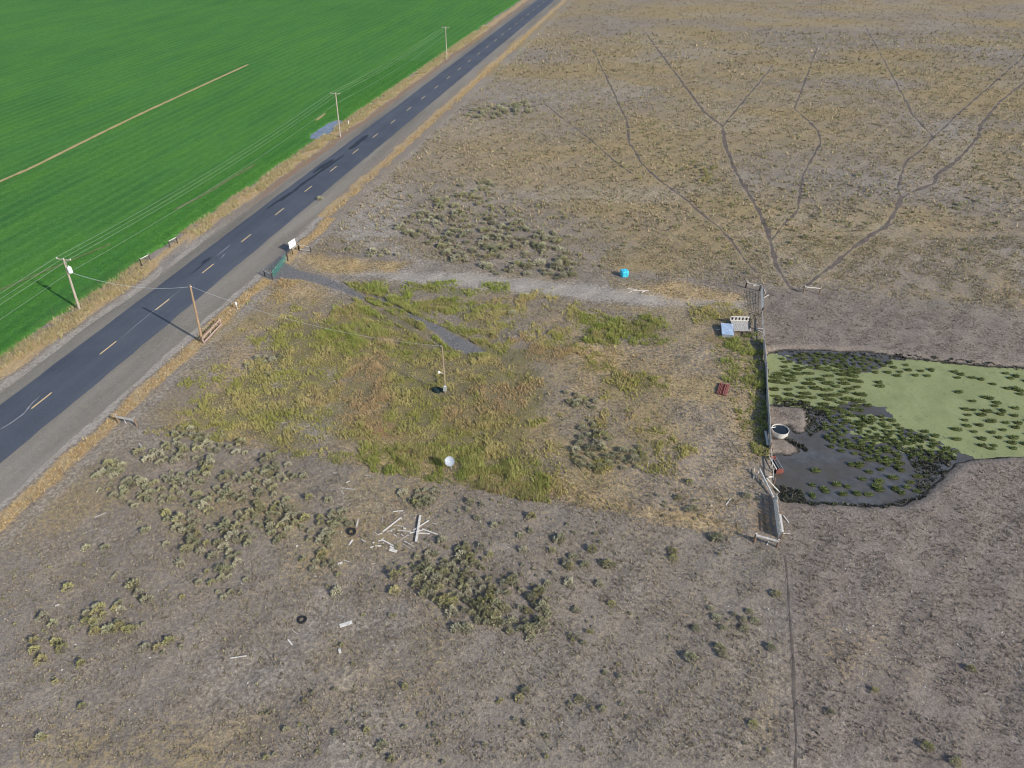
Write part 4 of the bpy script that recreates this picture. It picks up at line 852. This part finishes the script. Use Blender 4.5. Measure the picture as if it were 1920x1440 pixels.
MB().cyl((0, 0, -.4), (-.05, 0, H3), .08, .05, 9).build('shaft', M_POLE, t)
lm = MB().tube([(-.02, 0, 3.0), (-.30, -.05, 3.25), (-.52, -.1, 3.35)], .03, 6).build('lamp_arm', M_GALV, t)
MB().lathe([(0, .16), (.09, .15), (.16, .0), (.15, -.10), (0, -.13)], 12, (-.60, -.1, 3.34)).build('lamp_head', M_WHITE, lm)
MB().cyl((-.05, 0, H3-.15), (-.2, 0, H3-.1), .05, .04, 7).build('insulator', M_CERAM, t)
mbx = MB().beam((.02, -.22, .62), (.02, -.22, 1.28), .42, .24, up=(0, 1, 0)).build('meter_box', M_GALV, t); MB().lathe([(0, 0), (.11, 0), (.12, .04), (0, .05)], 12, (.02, -.22, 1.285)).build('meter', M_CERAM, mbx)
MB().tube([(.08, .02, .3), (.08, .02, 3.0), (.03, .02, H3-.2)], .022, 6).build('conduit', M_GALV, t)
w2 = b2+ax*(LX2+.12)+Vector((0, 0, H2-.22)); w1 = b1+ax*(LX*.85+.3)+Vector((0, 0, H1-2.0)); w3 = b3+Vector((-.2, 0, H3-.1))
wire(w1, w2, 1.15, .026, 'pale service cable spanning the road between the two poles', 'cable'); wire(w2, w3, 1.5, .012, 'pale service cable from the brown pole to the yard light pole', 'cable')
# tarp-covered junk at the foot of the light pole
def lump(name, loc, sx, sy, sz, m, seed, label=None, cat=None, rz=0.0, sharp=.3):
    r = random.Random(seed); mb = MB(); n, mrow = 14, 6; vs = []
    for j in range(mrow):
        f = j/(mrow-1); rr = math.cos(f*math.pi/2)**.55; z = math.sin(f*math.pi/2)*sz
        for i in range(n):
            a = 2*math.pi*i/n; k = 1+r.uniform(-sharp, sharp)*(.5 if j == mrow-1 else 1); vs.append((sx*.5*rr*math.cos(a)*k, sy*.5*rr*math.sin(a)*k, z*(1+r.uniform(-sharp, sharp)*.5)-.02))
    fs = [(j*n+i, j*n+(i+1) % n, (j+1)*n+(i+1) % n, (j+1)*n+i) for j in range(mrow-1) for i in range(n)]+[tuple(range((mrow-1)*n, mrow*n))]
    mb.add(vs, fs); o = mb.build(name, m, loc=loc); o.rotation_euler = (0, 0, rz)
    if label: tag(o, label, cat)
    return o
lump('tarp_heap', P3(821, 733), 1.35, .75, .62, M_TARP, 3, 'crumpled dark tarp heap left of the yard light pole', 'tarp', sharp=.35)
# utility pedestal
b = P3(445, 579); t = thing('utility_pedestal', 'white capped utility pedestal on the verge right of the brown pole', 'pedestal', b)
MB().cyl((0, 0, -.2), (0, 0, .8), .07, .07, 8).build('post', M_GREYWOOD, t); MB().lathe([(0, .4), (.13, .4), (.14, .0), (.12, -.02), (0, -.02)], 10, (0, 0, .72)).build('cap', M_WHITE, t)
b = P3(654, 234); t = thing('marker_post', 'small white marker post in the green crop near the distant pole', 'marker post', b)
MB().beam((0, 0, -.1), (0, 0, 1.2), .30, .06).build('post', M_WHITE, t); MB().beam((0, -.04, .8), (0, -.04, 1.1), .34, .02).build('plate', M_CERAM, t)

# satellite dish
b = P3(846, 880); t = thing('satellite_dish', 'round pale satellite dish on a short mast among the weeds', 'satellite dish', b)
MB().cyl((0, 0, -.2), (-.02, 0, 1.05), .05, .045, 8).build('mast', M_GALV, t)
dmb = MB(); R_ = .54; prof = [(R_*k/6, .16*(k/6)**2) for k in range(7)]+[(R_*.99, .185), (R_*.93, .15)]+[(R_*k/6, .16*(k/6)**2+.02) for k in range(5, -1, -1)]
dmb.lathe(prof, 28); dish = dmb.build('reflector', M_DISH, t, loc=(-.08, -.05, 1.18), smooth=True); ax_d = Vector((-.10, -.80, .60)).normalized()
dish.rotation_euler = ax_d.to_track_quat('Z', 'Y').to_euler()
MB().tube([(0, -.50, .14), (0, -.30, .42), (0, -.05, .52)], .018, 6).build('feed_arm', M_GALV, dish); MB().cyl((0, -.06, .47), (0, .02, .55), .05, .04, 8).build('receiver', M_WHITE, dish)
MB().beam((-.02, 0, 1.0), (-.08, -.04, 1.17), .14, .10).build('bracket', M_STEELGREY, t)
# cyan tote
b = P3(1170, 518); t = thing('plastic_tote', 'bright cyan plastic tote standing alone beside the pasture fence', 'tote', b, .25)
mb = MB(); pr = [(.46, 0), (.56, .12), (.60, .95), (.52, 1.06), (.44, 1.08)]; vs = []; fs = []
for sz_, z in pr:
    c_ = sz_*.30
    for sx, sy in ((1, 1), (-1, 1), (-1, -1), (1, -1)):
        e = [(sx*sz_, sy*(sz_-c_)), (sx*(sz_-c_), sy*sz_)]
        for q in (e if sx*sy > 0 else e[::-1]): vs.append((q[0], q[1], z))
for k in range(len(pr)-1):
    for i in range(8): fs.append((k*8+i, k*8+(i+1) % 8, (k+1)*8+(i+1) % 8, (k+1)*8+i))
fs.append(tuple(range((len(pr)-1)*8, len(pr)*8))); mb.add(vs, fs); mb.build('body', M_CYAN, t)
MB().lathe([(.18, 0), (.18, .05), (.15, .08), (0, .085)], 14, (0, 0, 1.081)).build('lid', M_CYAN, t); MB().cyl((0, -.58, .2), (0, -.70, .2), .05, .05, 8).build('valve', M_CERAM, t)

# debris: boards and sticks
def board(p0, p1, w, th, m, label, dz=.03, cat='board', group=None, lift=0.0, round_=False, name='board'):
    a = P3(*p0); bq = P3(*p1); loc = a.copy(); d = bq-a; z0_ = dz+th*.5
    mb = MB(); 
    if round_: mb.cyl((0, 0, w*.5+dz), (d.x, d.y, d.z+w*.5+dz+lift), w*.5, w*.38, 7)
    else: mb.beam((0, 0, z0_), (d.x, d.y, d.z+z0_+lift), w, th)
    return tag(mb.build(name, m, loc=loc), label, cat, group)
DB = 'boards of the scattered pile'
board((780, 1016), (788, 967), .21, .10, M_PALEWOOD, 'longest thick grey beam lying upright across the scattered boards', .10, group=DB)
board((775, 994), (804, 975), .13, .05, M_PALEWOOD, 'pale board crossing behind the longest beam up to the right', .05, group=DB)
board((718, 998), (752, 971), .13, .05, M_PALEWOOD, 'long pale board slanting up right at the left of the pile', .03, group=DB)
board((791, 991), (821, 1002), .12, .05, M_PALEWOOD, 'pale board slanting down right beside the longest beam', .03, group=DB)
board((785, 999), (806, 1000), .13, .04, M_PALEWOOD, 'short level board right of the longest beam', .04, group=DB)
board((768, 999), (792, 993), .11, .04, M_PALEWOOD, 'narrow board under the left of the longest beam', .02, group=DB)
board((745, 994), (770, 996), .12, .04, M_GREYWOOD, 'brownish level board in the middle of the pile', .02, group=DB)
board((715, 1012), (744, 1027), .13, .05, M_PALEWOOD, 'pale board slanting down right at the front of the pile', .05, group=DB)
board((730, 1030), (744, 1034), .30, .05, M_PALEWOOD, 'broken wide pale board piece at the very front of the pile', .02, group=DB)
board((731, 1025), (738, 1029), .16, .04, M_PALEWOOD, 'small pale offcut lying over the broken wide piece', .09, group=DB)
board((704, 1024), (715, 1024), .15, .05, M_PALEWOOD, 'short level pale block left of the front board', .02, group=DB)
board((694, 1027), (701, 1025), .14, .05, M_PALEWOOD, 'short pale block farthest left at the front of the pile', .02, group=DB)
board((757, 1014), (776, 1024), .10, .04, M_GREYWOOD, 'grey board slanting down right under the longest beam', .02, group=DB)
board((755, 1019), (770, 1029), .07, .04, M_GREYWOOD, 'thin grey stick next to the front right board', .02, group=DB)
board((745, 1016), (765, 1002), .06, .04, M_GREYWOOD, 'thin stick slanting up right in the middle of the pile', .02, group=DB)
board((737, 959), (756, 957), .11, .04, M_PALEWOOD, 'single level board lying above the pile', .02, group=DB)
board((741, 985), (757, 987), .09, .03, M_GREYWOOD, 'short level board above the middle of the pile', .02, group=DB)
board((725, 999), (741, 991), .10, .03, M_GREYWOOD, 'dull short board below the long left board', .02, group=DB)
board((702, 998), (710, 1004), .07, .03, M_GREYWOOD, 'thin dark splinter left of the long left board', .02, group=DB)
board((710, 1003), (717, 1000), .09, .03, M_PALEWOOD, 'short bright splinter at the foot of the long left board', .02, group=DB)
board((709, 1015), (716, 1013), .11, .03, M_PALEWOOD, 'small splinter touching the left end of the front board', .02, group=DB)
board((756, 991), (761, 991), .20, .04, M_PALEWOOD, 'small square offcut lying in the pile centre', .06, group=DB)
board((738, 1002), (744, 1006), .07, .03, M_PALEWOOD, 'tiny crooked splinter below the pile centre', .02, group=DB)
board((752, 1001), (757, 1005), .07, .03, M_PALEWOOD, 'tiny splinter right below the pile centre', .02, group=DB)
board((809, 979), (820, 982), .08, .03, M_GREYWOOD, 'grey stick at the right end of the pile', .02, group=DB)
board((716, 980), (717, 969), .07, .04, M_GREYWOOD, 'upright lying grey stick left above the pile', .02, group=DB)
board((654, 1020), (661, 1011), .16, .05, M_PALEWOOD, 'short pale block below the leaning tyre', .02, group=DB); board((677, 1011), (686, 1017), .12, .04, M_GREYWOOD, 'grey block between leaning tyre and pile', .02, group=DB)
board((668, 989), (673, 979), .13, .05, M_GREYWOOD, 'grey stake standing behind the leaning tyre', .02, group=DB, lift=.4); board((699, 1019), (702, 1017), .13, .06, M_PALEWOOD, 'little bright block above the front left blocks', .02, group=DB)
LB = 'boards lying apart on the range'
board((633, 1056), (642, 1053), .18, .06, M_PALEWOOD, 'bright short board by itself below the leaning tyre', .02, group=LB); board((644, 1049), (657, 1053), .07, .03, M_GREYWOOD, 'dull thin stick above the bright short board', .02, group=LB)
board((637, 1174), (660, 1166), .36, .05, M_PALEWOOD, 'lone wide pale plank right of the flat tyre ring', .05, group=LB); board((540, 1200), (548, 1210), .12, .05, M_PALEWOOD, 'pale stick lying below the flat tyre ring', .02, group=LB)
board((549, 1183), (559, 1190), .05, .03, M_GREYWOOD, 'thin stick just below the flat tyre ring', .02, group=LB); board((636, 1217), (638, 1225), .20, .06, M_PALEWOOD, 'small pale block below the lone wide plank', .02, group=LB)
board((432, 1234), (463, 1229), .09, .04, M_PALEWOOD, 'single long pale stick near the bottom left', .02, group=LB); board((176, 970), (199, 961), .13, .05, M_GREYWOOD, 'tan board lying left of the roadside thicket', .02, group=LB)
board((103, 1135), (111, 1132), .12, .04, M_PALEWOOD, 'small pale board near the bottom left shrubs', .02, group=LB); board((261, 832), (269, 843), .12, .05, M_GREYWOOD, 'short stick beside the roadside corner brace', .02, group=LB)
board((233, 841), (255, 844), .06, .03, M_BROWNWOOD, 'thin dark stick below the roadside corner brace', .02, group=LB); board((555, 1025), (559, 1023), .15, .05, M_PALEWOOD, 'bright chip right of the roadside thicket', .02, group=LB)
board((625, 887), (695, 893), .16, .03, M_GREYWOOD, 'long sunken grey board at the edge of the weeds', .0, group=LB); board((640, 916), (668, 919), .13, .03, M_GREYWOOD, 'half buried grey board below the weeds', .0, group=LB)
board((649, 907), (656, 904), .10, .04, M_PALEWOOD, 'short bright stick between the two sunken boards', .02, group=LB); board((640, 922), (645, 928), .10, .04, M_GREYWOOD, 'short grey stick below the half buried board', .02, group=LB)
# pale branch heap by the track
for p0, p1, w, lb in (((1174, 543), (1194, 545), .10, 'left bleached branch of the small heap beside the dirt track'), ((1178, 551), (1184, 548), .10, 'short curved bleached branch at the left of the small heap'), ((1198, 546), (1217, 546), .12, 'right bleached branch of the small heap beside the dirt track'),
   ((1203, 550), (1209, 546), .15, 'stubby white branch at the front of the small heap'), ((1197, 551), (1203, 554), .10, 'dark butt end branch at the front of the small heap'), ((1186, 547), (1199, 546), .08, 'thin middle branch of the small heap beside the dirt track')):
    board(p0, p1, w, w, M_PALEWOOD, lb, .03, 'branch', 'bleached branches by the dirt track', round_=True, name='branch')
# tyres
def tyre(loc, R, r, label, tilt=(0, 0, 0)):
    mb = MB(); prof = [(R-r*1.0, -r*.55), (R-r*.55, -r*.8), (R+r*.55, -r*.8), (R+r*.95, -r*.45), (R+r*.95, r*.45), (R+r*.55, r*.8), (R-r*.55, r*.8), (R-r*1.0, r*.55), (R-r*.6, 0)]
    mb.lathe(prof, 30, close=True); t = thing('tyre', label, 'tyre', loc, 0, 'old tyres'); o = mb.build('carcass', M_RUBBER, t, smooth=True); o.rotation_euler = tilt
    tr = MB()
    for k in range(30):
        a = 2*math.pi*k/30; c_, s_ = math.cos(a), math.sin(a); tr.beam(((R+r*.97)*c_, (R+r*.97)*s_, -r*.4), ((R+r*.97)*c_, (R+r*.97)*s_, r*.4), .03, .015, up=(c_, s_, 0))
    tr.build('tread', M_RUBBER, o); return t
tyre(P3(567, 1163, .08), .32, .085, 'flat black tyre ring lying alone on bare soil'); tyre(P3(660, 998, .14), .33, .10, 'black tyre leaning among sticks left of the board pile', (.22, .1, 0))
lump('dirt_clump', P3(668, 993), .5, .4, .22, M_BROWNWOOD, 8, 'brown clump of junk behind the leaning tyre', 'clump')

# timber platform and blue metal box near the grey gate
a, rz, L = frame2((1375, 626), (1408, 627)); t = thing('timber_platform', 'weathered grey timber platform with slatted rack at its far edge', 'platform', a, rz)
W_, D_ = L, 2.7; nb = 9
for k in range(nb):
    x = W_*(k+.5)/nb; MB().beam((x, .02+random.uniform(-.05, .05), .52), (x, D_, .55), W_/nb-.03, .05).build('plank', M_GREYWOOD, t)
for y in (.15, D_*.5, D_-.15): MB().beam((0.0, y, .42), (W_, y, .44), .12, .14).build('bearer', M_BROWNWOOD, t)
for x in (.08, W_-.08):
    for y in (.12, D_-.12): MB().cyl((x, y, -.2), (x, y, .36), .08, .08, 8).build('leg', M_BROWNWOOD, t)
rk = MB().beam((-.02, D_+.05, 1.20), (W_+.15, D_+.05, 1.20), .14, .10).build('rack_rail', M_PALEWOOD, t); MB().beam((-.02, D_+.05, .62), (W_+.15, D_+.05, .62), .08, .10).build('rack_rail', M_PALEWOOD, t)
for k in range(6): x = W_*k/5; MB().beam((x, D_+.05, .67), (x, D_+.05, 1.15), .12 if k in (0, 5) else .26, .05, up=(0, 1, 0)).build('slat', M_GREYWOOD if k not in (0, 5) else M_PALEWOOD, t)
MB().beam((0, D_+.3, .62), (W_, D_+.3, 1.14), .02, .02).build('brace_rod', M_DARKWOOD, t)
MB().beam((.0, D_+.16, .60), (W_, D_+.16, .60), .9, .02, up=(0, 1, 0)).build('back_board', M_DARKWOOD, t)
for q, (p0, p1) in enumerate((((1398, 632), (1408, 610)), ((1402, 632), (1406, 613)))):
    board(p0, p1, .07, .07, M_DARKWOOD, ['dark iron bar leaning over the platform corner, outer one', 'dark iron bar leaning over the platform corner, inner one'][q], .3, 'bar', 'bars leaning on the platform', lift=.35, name='iron_bar')
a, rz, L = frame2((1353, 633), (1374, 635)); t = thing('metal_box', 'pale blue corrugated metal box lid left of the timber platform', 'box', a, rz); D_ = 3.0
for s_, (p0, p1) in enumerate((((0, 0), (L, 0)), ((L, 0), (L, D_)), ((L, D_), (0, D_)), ((0, D_), (0, 0)))):
    ix = .05; c0 = (L*.5, D_*.5); f = lambda p: (p[0]+(c0[0]-p[0])*ix, p[1]+(c0[1]-p[1])*ix)
    q0, q1 = f(p0), f(p1); MB().beam((*q0, .24), (*q1, .24), .05, .48).build('side', M_STEELGREY, t)
n = 26; vs = []; fs = []
for k in range(n+1):
    x = -.05+(L+.1)*k/n; z = .52+.03*(k % 2)
    vs += [(x, -.06, z+.0), (x, D_*.5, z+.05), (x, D_+.06, z+.02)]
for k in range(n): fs += [(3*k, 3*k+3, 3*k+4, 3*k+1), (3*k+1, 3*k+4, 3*k+5, 3*k+2)]
MB().add(vs, fs).build('corrugated_sheet', M_BLUESHEET, t)
board((1343, 619), (1350, 618), .14, .06, M_PALEWOOD, 'short pale board left of the blue metal box', .03, group=LB)
for p0, p1, lb in (((1417, 618), (1430, 619), 'pale stick lying right of the timber platform'), ((1418, 620), (1427, 625), 'second thin stick slanting right of the timber platform'), ((1432, 559), (1441, 554), 'white stick lying outside the grey gate'), ((1433, 544), (1435, 552), 'thin stake leaning beside the grey gate'), ((1412, 537), (1416, 535), 'white scrap under the upper corner brace rail')):
    board(p0, p1, .11, .06, M_PALEWOOD, lb, .03, 'stick', 'sticks around the grey gate', name='stick')
# faded red steel panel lying on the ground
a, rz, L = frame2((1344, 739), (1362, 743)); t = thing('steel_panel', 'faded red slatted steel panel lying flat in the dry grass', 'panel', a, rz)
c1 = P3(1350, 720)-a; dv = Matrix.Rotation(-rz, 3, 'Z') @ c1; D_ = 2.5; sk = dv.x/dv.y*D_
for k, x in enumerate((0, .14, .30, .62, .80, .97)): MB().beam((L*x, 0, .20), (L*x+sk, D_, .20), .12 if k > 2 else .07, .07).build('rail', M_REDPAINT, t)
for k in range(8): y = D_*(k+.3)/8; MB().beam((sk*y/D_-.02, y, .135), (L+sk*y/D_, y, .135), .10, .05).build('slat', M_RUST, t)

# stock tank
b = P3(1462, 809); b.z = WATER_Z+.02; t = thing('stock_tank', 'round pale stock tank full of dark water at the pond edge', 'stock tank', b); R_ = .98
MB().lathe([(0, -.15), (R_*.97, -.15), (R_*.98, .3), (R_, .62), (R_-.05, .62), (R_-.06, .0)], 36).build('shell', M_TANK, t, smooth=False)
MB().lathe([(R_+.02, .61), (R_+.025, .65), (R_-.03, .66), (R_-.04, .62)], 36, close=True).build('rim', M_TANK, t); MB().lathe([(0, .52), (R_-.055, .52)], 36).build('water', water_material('tank_water', (.012, .018, .022), .05), t)
MB().tube([(-R_-.1, .15, .2), (-R_-.05, .12, .76), (-.45, .30, .74)], .035, 6).build('inlet_pipe', M_CERAM, t)
# rusty trough
a, rz, L = frame2((1456, 884), (1469, 883)); a.z = WATER_Z+.02; t = thing('feed_trough', 'rusty red end-plated trough standing in the dark water by the fence', 'trough', a, rz); D_ = 2.1
for y in (0, D_): 
    mbp = MB(); prof = [(0, .0), (L, .0), (L+.04, .35), (L-.1, .62), (.1, .62), (-.04, .35)]; 
    mbp.add([(x, y-.05, z) for x, z in prof]+[(x, y+.05, z) for x, z in prof], [tuple(range(6)), tuple(range(11, 5, -1))]+[(i, 6+i, 6+(i+1) % 6, (i+1) % 6) for i in range(6)]); mbp.build('end_plate', M_RUST, t)
MB().beam((-.03, .05, .58), (-.03, D_-.05, .58), .10, .10).build('rail', M_PALEWOOD, t); MB().beam((L, .05, .40), (L, D_-.05, .40), .05, .10).build('rail', M_STEELGREY, t)
MB().beam((L*.5, .05, .12), (L*.5, D_-.05, .12), L*.8, .04).build('floor_plate', M_RUBBER, t); MB().beam((L*.62, .05, .30), (L*.62, D_-.05, .30), .06, .06).build('divider', M_STEELGREY, t)

# grey board windbreak at the lower right corner of the lot, and leaning poles
a, rz, L = frame2((1459, 1010), (1450, 936)); t = thing('board_windbreak', 'grey windbreak of upright weathered boards beside the pond', 'windbreak', a, rz); n = int(L/.24)
for k in range(n):
    x = (k+.5)*L/n
    h = random.uniform(.75, 1.15); MB().beam((x, random.uniform(-.02, .02), -.1), (x+random.uniform(-.05, .05), -.10+random.uniform(-.07, .07), h), L/n-.05, .03, up=(0, 1, 0)).build('board', M_PALEWOOD, t)
for z in (.25, .7): MB().beam((0, -.07-z*.11, z), (L, -.07-z*.11, z), .05, .12).build('rail', M_GREYWOOD, t)
for x in (0, L*.5, L): MB().cyl((x, -.20, -.3), (x, -.26, 1.0), .07, .06, 8).build('post', M_BROWNWOOD, t)
MB().beam((-.1, -.20, 1.06), (L*.42, -.18, 1.02), .18, .05).build('cap_board', M_PALEWOOD, t)
for p0, p1, w, lf, lb in (((1449, 933), (1422, 888), .20, .55, 'thick bleached log leaning off the windbreak towards the lot'), ((1463, 920), (1435, 903), .16, .4, 'bleached log crossing from the pond edge towards the leaning log'), ((1417, 897), (1421, 889), .10, .3, 'short white stick propped under the tip of the leaning log'), ((1428, 900), (1434, 912), .12, .1, 'grey stick lying against the underside of the leaning log'), ((1439, 896), (1448, 894), .18, .05, 'stubby white log piece by the pond fence'), ((1413, 898), (1414, 880), .09, .05, 'grey stick lying left of the leaning log')):
    board(p0, p1, w, w, M_PALEWOOD, lb, .05, 'log', 'logs by the windbreak', lift=lf, round_=True, name='log')
for p0, p1, w, lb in (((1469, 967), (1479, 981), .09, 'thin pale stick lying right of the windbreak'), ((1461, 1001), (1482, 1001), .05, 'faint thin stick right of the windbreak foot'), ((1361, 947), (1370, 935), .09, 'grey stick lying in the dry corner of the lot'), ((1437, 1024), (1441, 1017), .07, 'small white stick under the thick railed brace')):
    board(p0, p1, w, .05, M_PALEWOOD, lb, .03, 'stick', 'sticks by the windbreak', name='stick')
# plank rails along the pond side of the lot
def rail_run(pts, h, label, m=M_GREYWOOD, rails=(1.0, .55), r=.09, w=.14):
    a = P3(*pts[0]); t = thing('rail_fence', label, 'fence', a, 0, 'rail fences on the pond side'); q = [P3(*p) for p in pts]
    for p in q: 
        zz = gzf(p.x, p.y); MB().cyl(p-a+Vector((0, 0, -.5)), p-a+Vector((random.uniform(-.06, .06), random.uniform(-.06, .06), h+.1)), r, r*.9, 8).build('post', M_BROWNWOOD, t)
    for u_, v_ in zip(q[:-1], q[1:]):
        for k in rails: MB().beam(u_-a+Vector((-.1, 0, h*k)), v_-a+Vector((-.1, 0, h*k-random.uniform(0, .08))), .05, w).build('rail', m, t)
    return t
rail_run([(1432, 646), (1437, 690), (1439, 738), (1442, 790), (1444, 842)], .95, 'grey board fence running along the pond edge', rails=(1.0, .72, .44, .16), w=.245)
rail_run([(1428, 594), (1430, 622), (1432, 644)], 1.0, 'short grey board fence between the gate and the pond', rails=(1.0, .55))
rail_run([(1446, 850), (1449, 885), (1451, 905)], .85, 'low broken rail fence behind the rusty trough', M_PALEWOOD, rails=(.9,), w=.11)
board((1434, 812), (1438, 840), .22, .06, M_PALEWOOD, 'pale plank leaning on the fence left of the stock tank', .3, 'plank', lift=.2, name='plank')

# wire fences with steel T posts
def wire_fence(pts, label, gap=4.0, h=1.15, strands=4, group='wire fences'):
    P_ = GP(pts); d = np.r_[0, np.cumsum(np.linalg.norm(np.diff(P_, axis=0), axis=1))]; n = max(2, int(d[-1]/gap)); s = np.linspace(0, d[-1], n+1)
    x = np.interp(s, d, P_[:, 0]); y = np.interp(s, d, P_[:, 1]); z = gz(x, y); a = Vector((x[0], y[0], z[0])); t = thing('wire_fence', label, 'fence', a, 0, group)
    pm = None
    for k in range(1, n):
        if pm is None:
            mb = MB(); mb.beam((0, 0, -.3), (0, 0, h+.08), .045, .012); mb.beam((0, .02, -.3), (0, .02, h+.08), .012, .035); o = mb.build('steel_post', M_FENCEWIRE, t); pm = o.data
        else: o = bpy.data.objects.new('steel_post', pm); COL.objects.link(o); o.parent = t
        o.location = (x[k]-a.x, y[k]-a.y, z[k]-a.z); o.rotation_euler = (random.uniform(-.06, .06), random.uniform(-.06, .06), 0)
    for q in range(strands):
        hh = h*(.25+.75*q/(strands-1)); MB().tube([(x[k]-a.x, y[k]-a.y, z[k]-a.z+hh) for k in range(n+1)], .007, 3).build('strand', M_FENCEWIRE, t)
    return t
wire_fence([(583, 473), (760, 493), (1000, 512), (1170, 522), (1398, 539)], 'low wire fence between the dirt track and the upper pasture', 4.5)
wire_fence([(257, 799), (420, 832), (640, 873), (880, 915), (1060, 950), (1220, 980), (1414, 1016)], 'wire fence along the lower edge of the weedy lot', 4.2)
wire_fence([(415, 610), (445, 580), (497, 518)], 'short wire fence along the verge between brown pole and green gate', 4.0)
wire_fence([(223, 793), (300, 712), (383, 645)], 'wire fence along the verge between corner brace and brown pole', 4.0)
wire_fence([(561, 468), (640, 382), (760, 272), (866, 182)], 'wire fence along the far verge beyond the white board', 5.0)
wire_fence([(223, 793), (110, 905), (0, 1010)], 'wire fence along the verge left of the roadside corner brace', 4.0)
wire_fence([(1536, 552), (1700, 566), (1930, 590), (2100, 605)], 'faint wire fence crossing the bare ground above the pond', 5.0)
wire_fence([(1456, 1027), (1470, 1080), (1478, 1200), (1486, 1330), (1492, 1430)], 'wire fence running down from the lower right lot corner', 4.0)
wire_fence([(60, 622), (149, 560), (266, 492)], 'wire fence in dry grass along the field edge', 4.5)
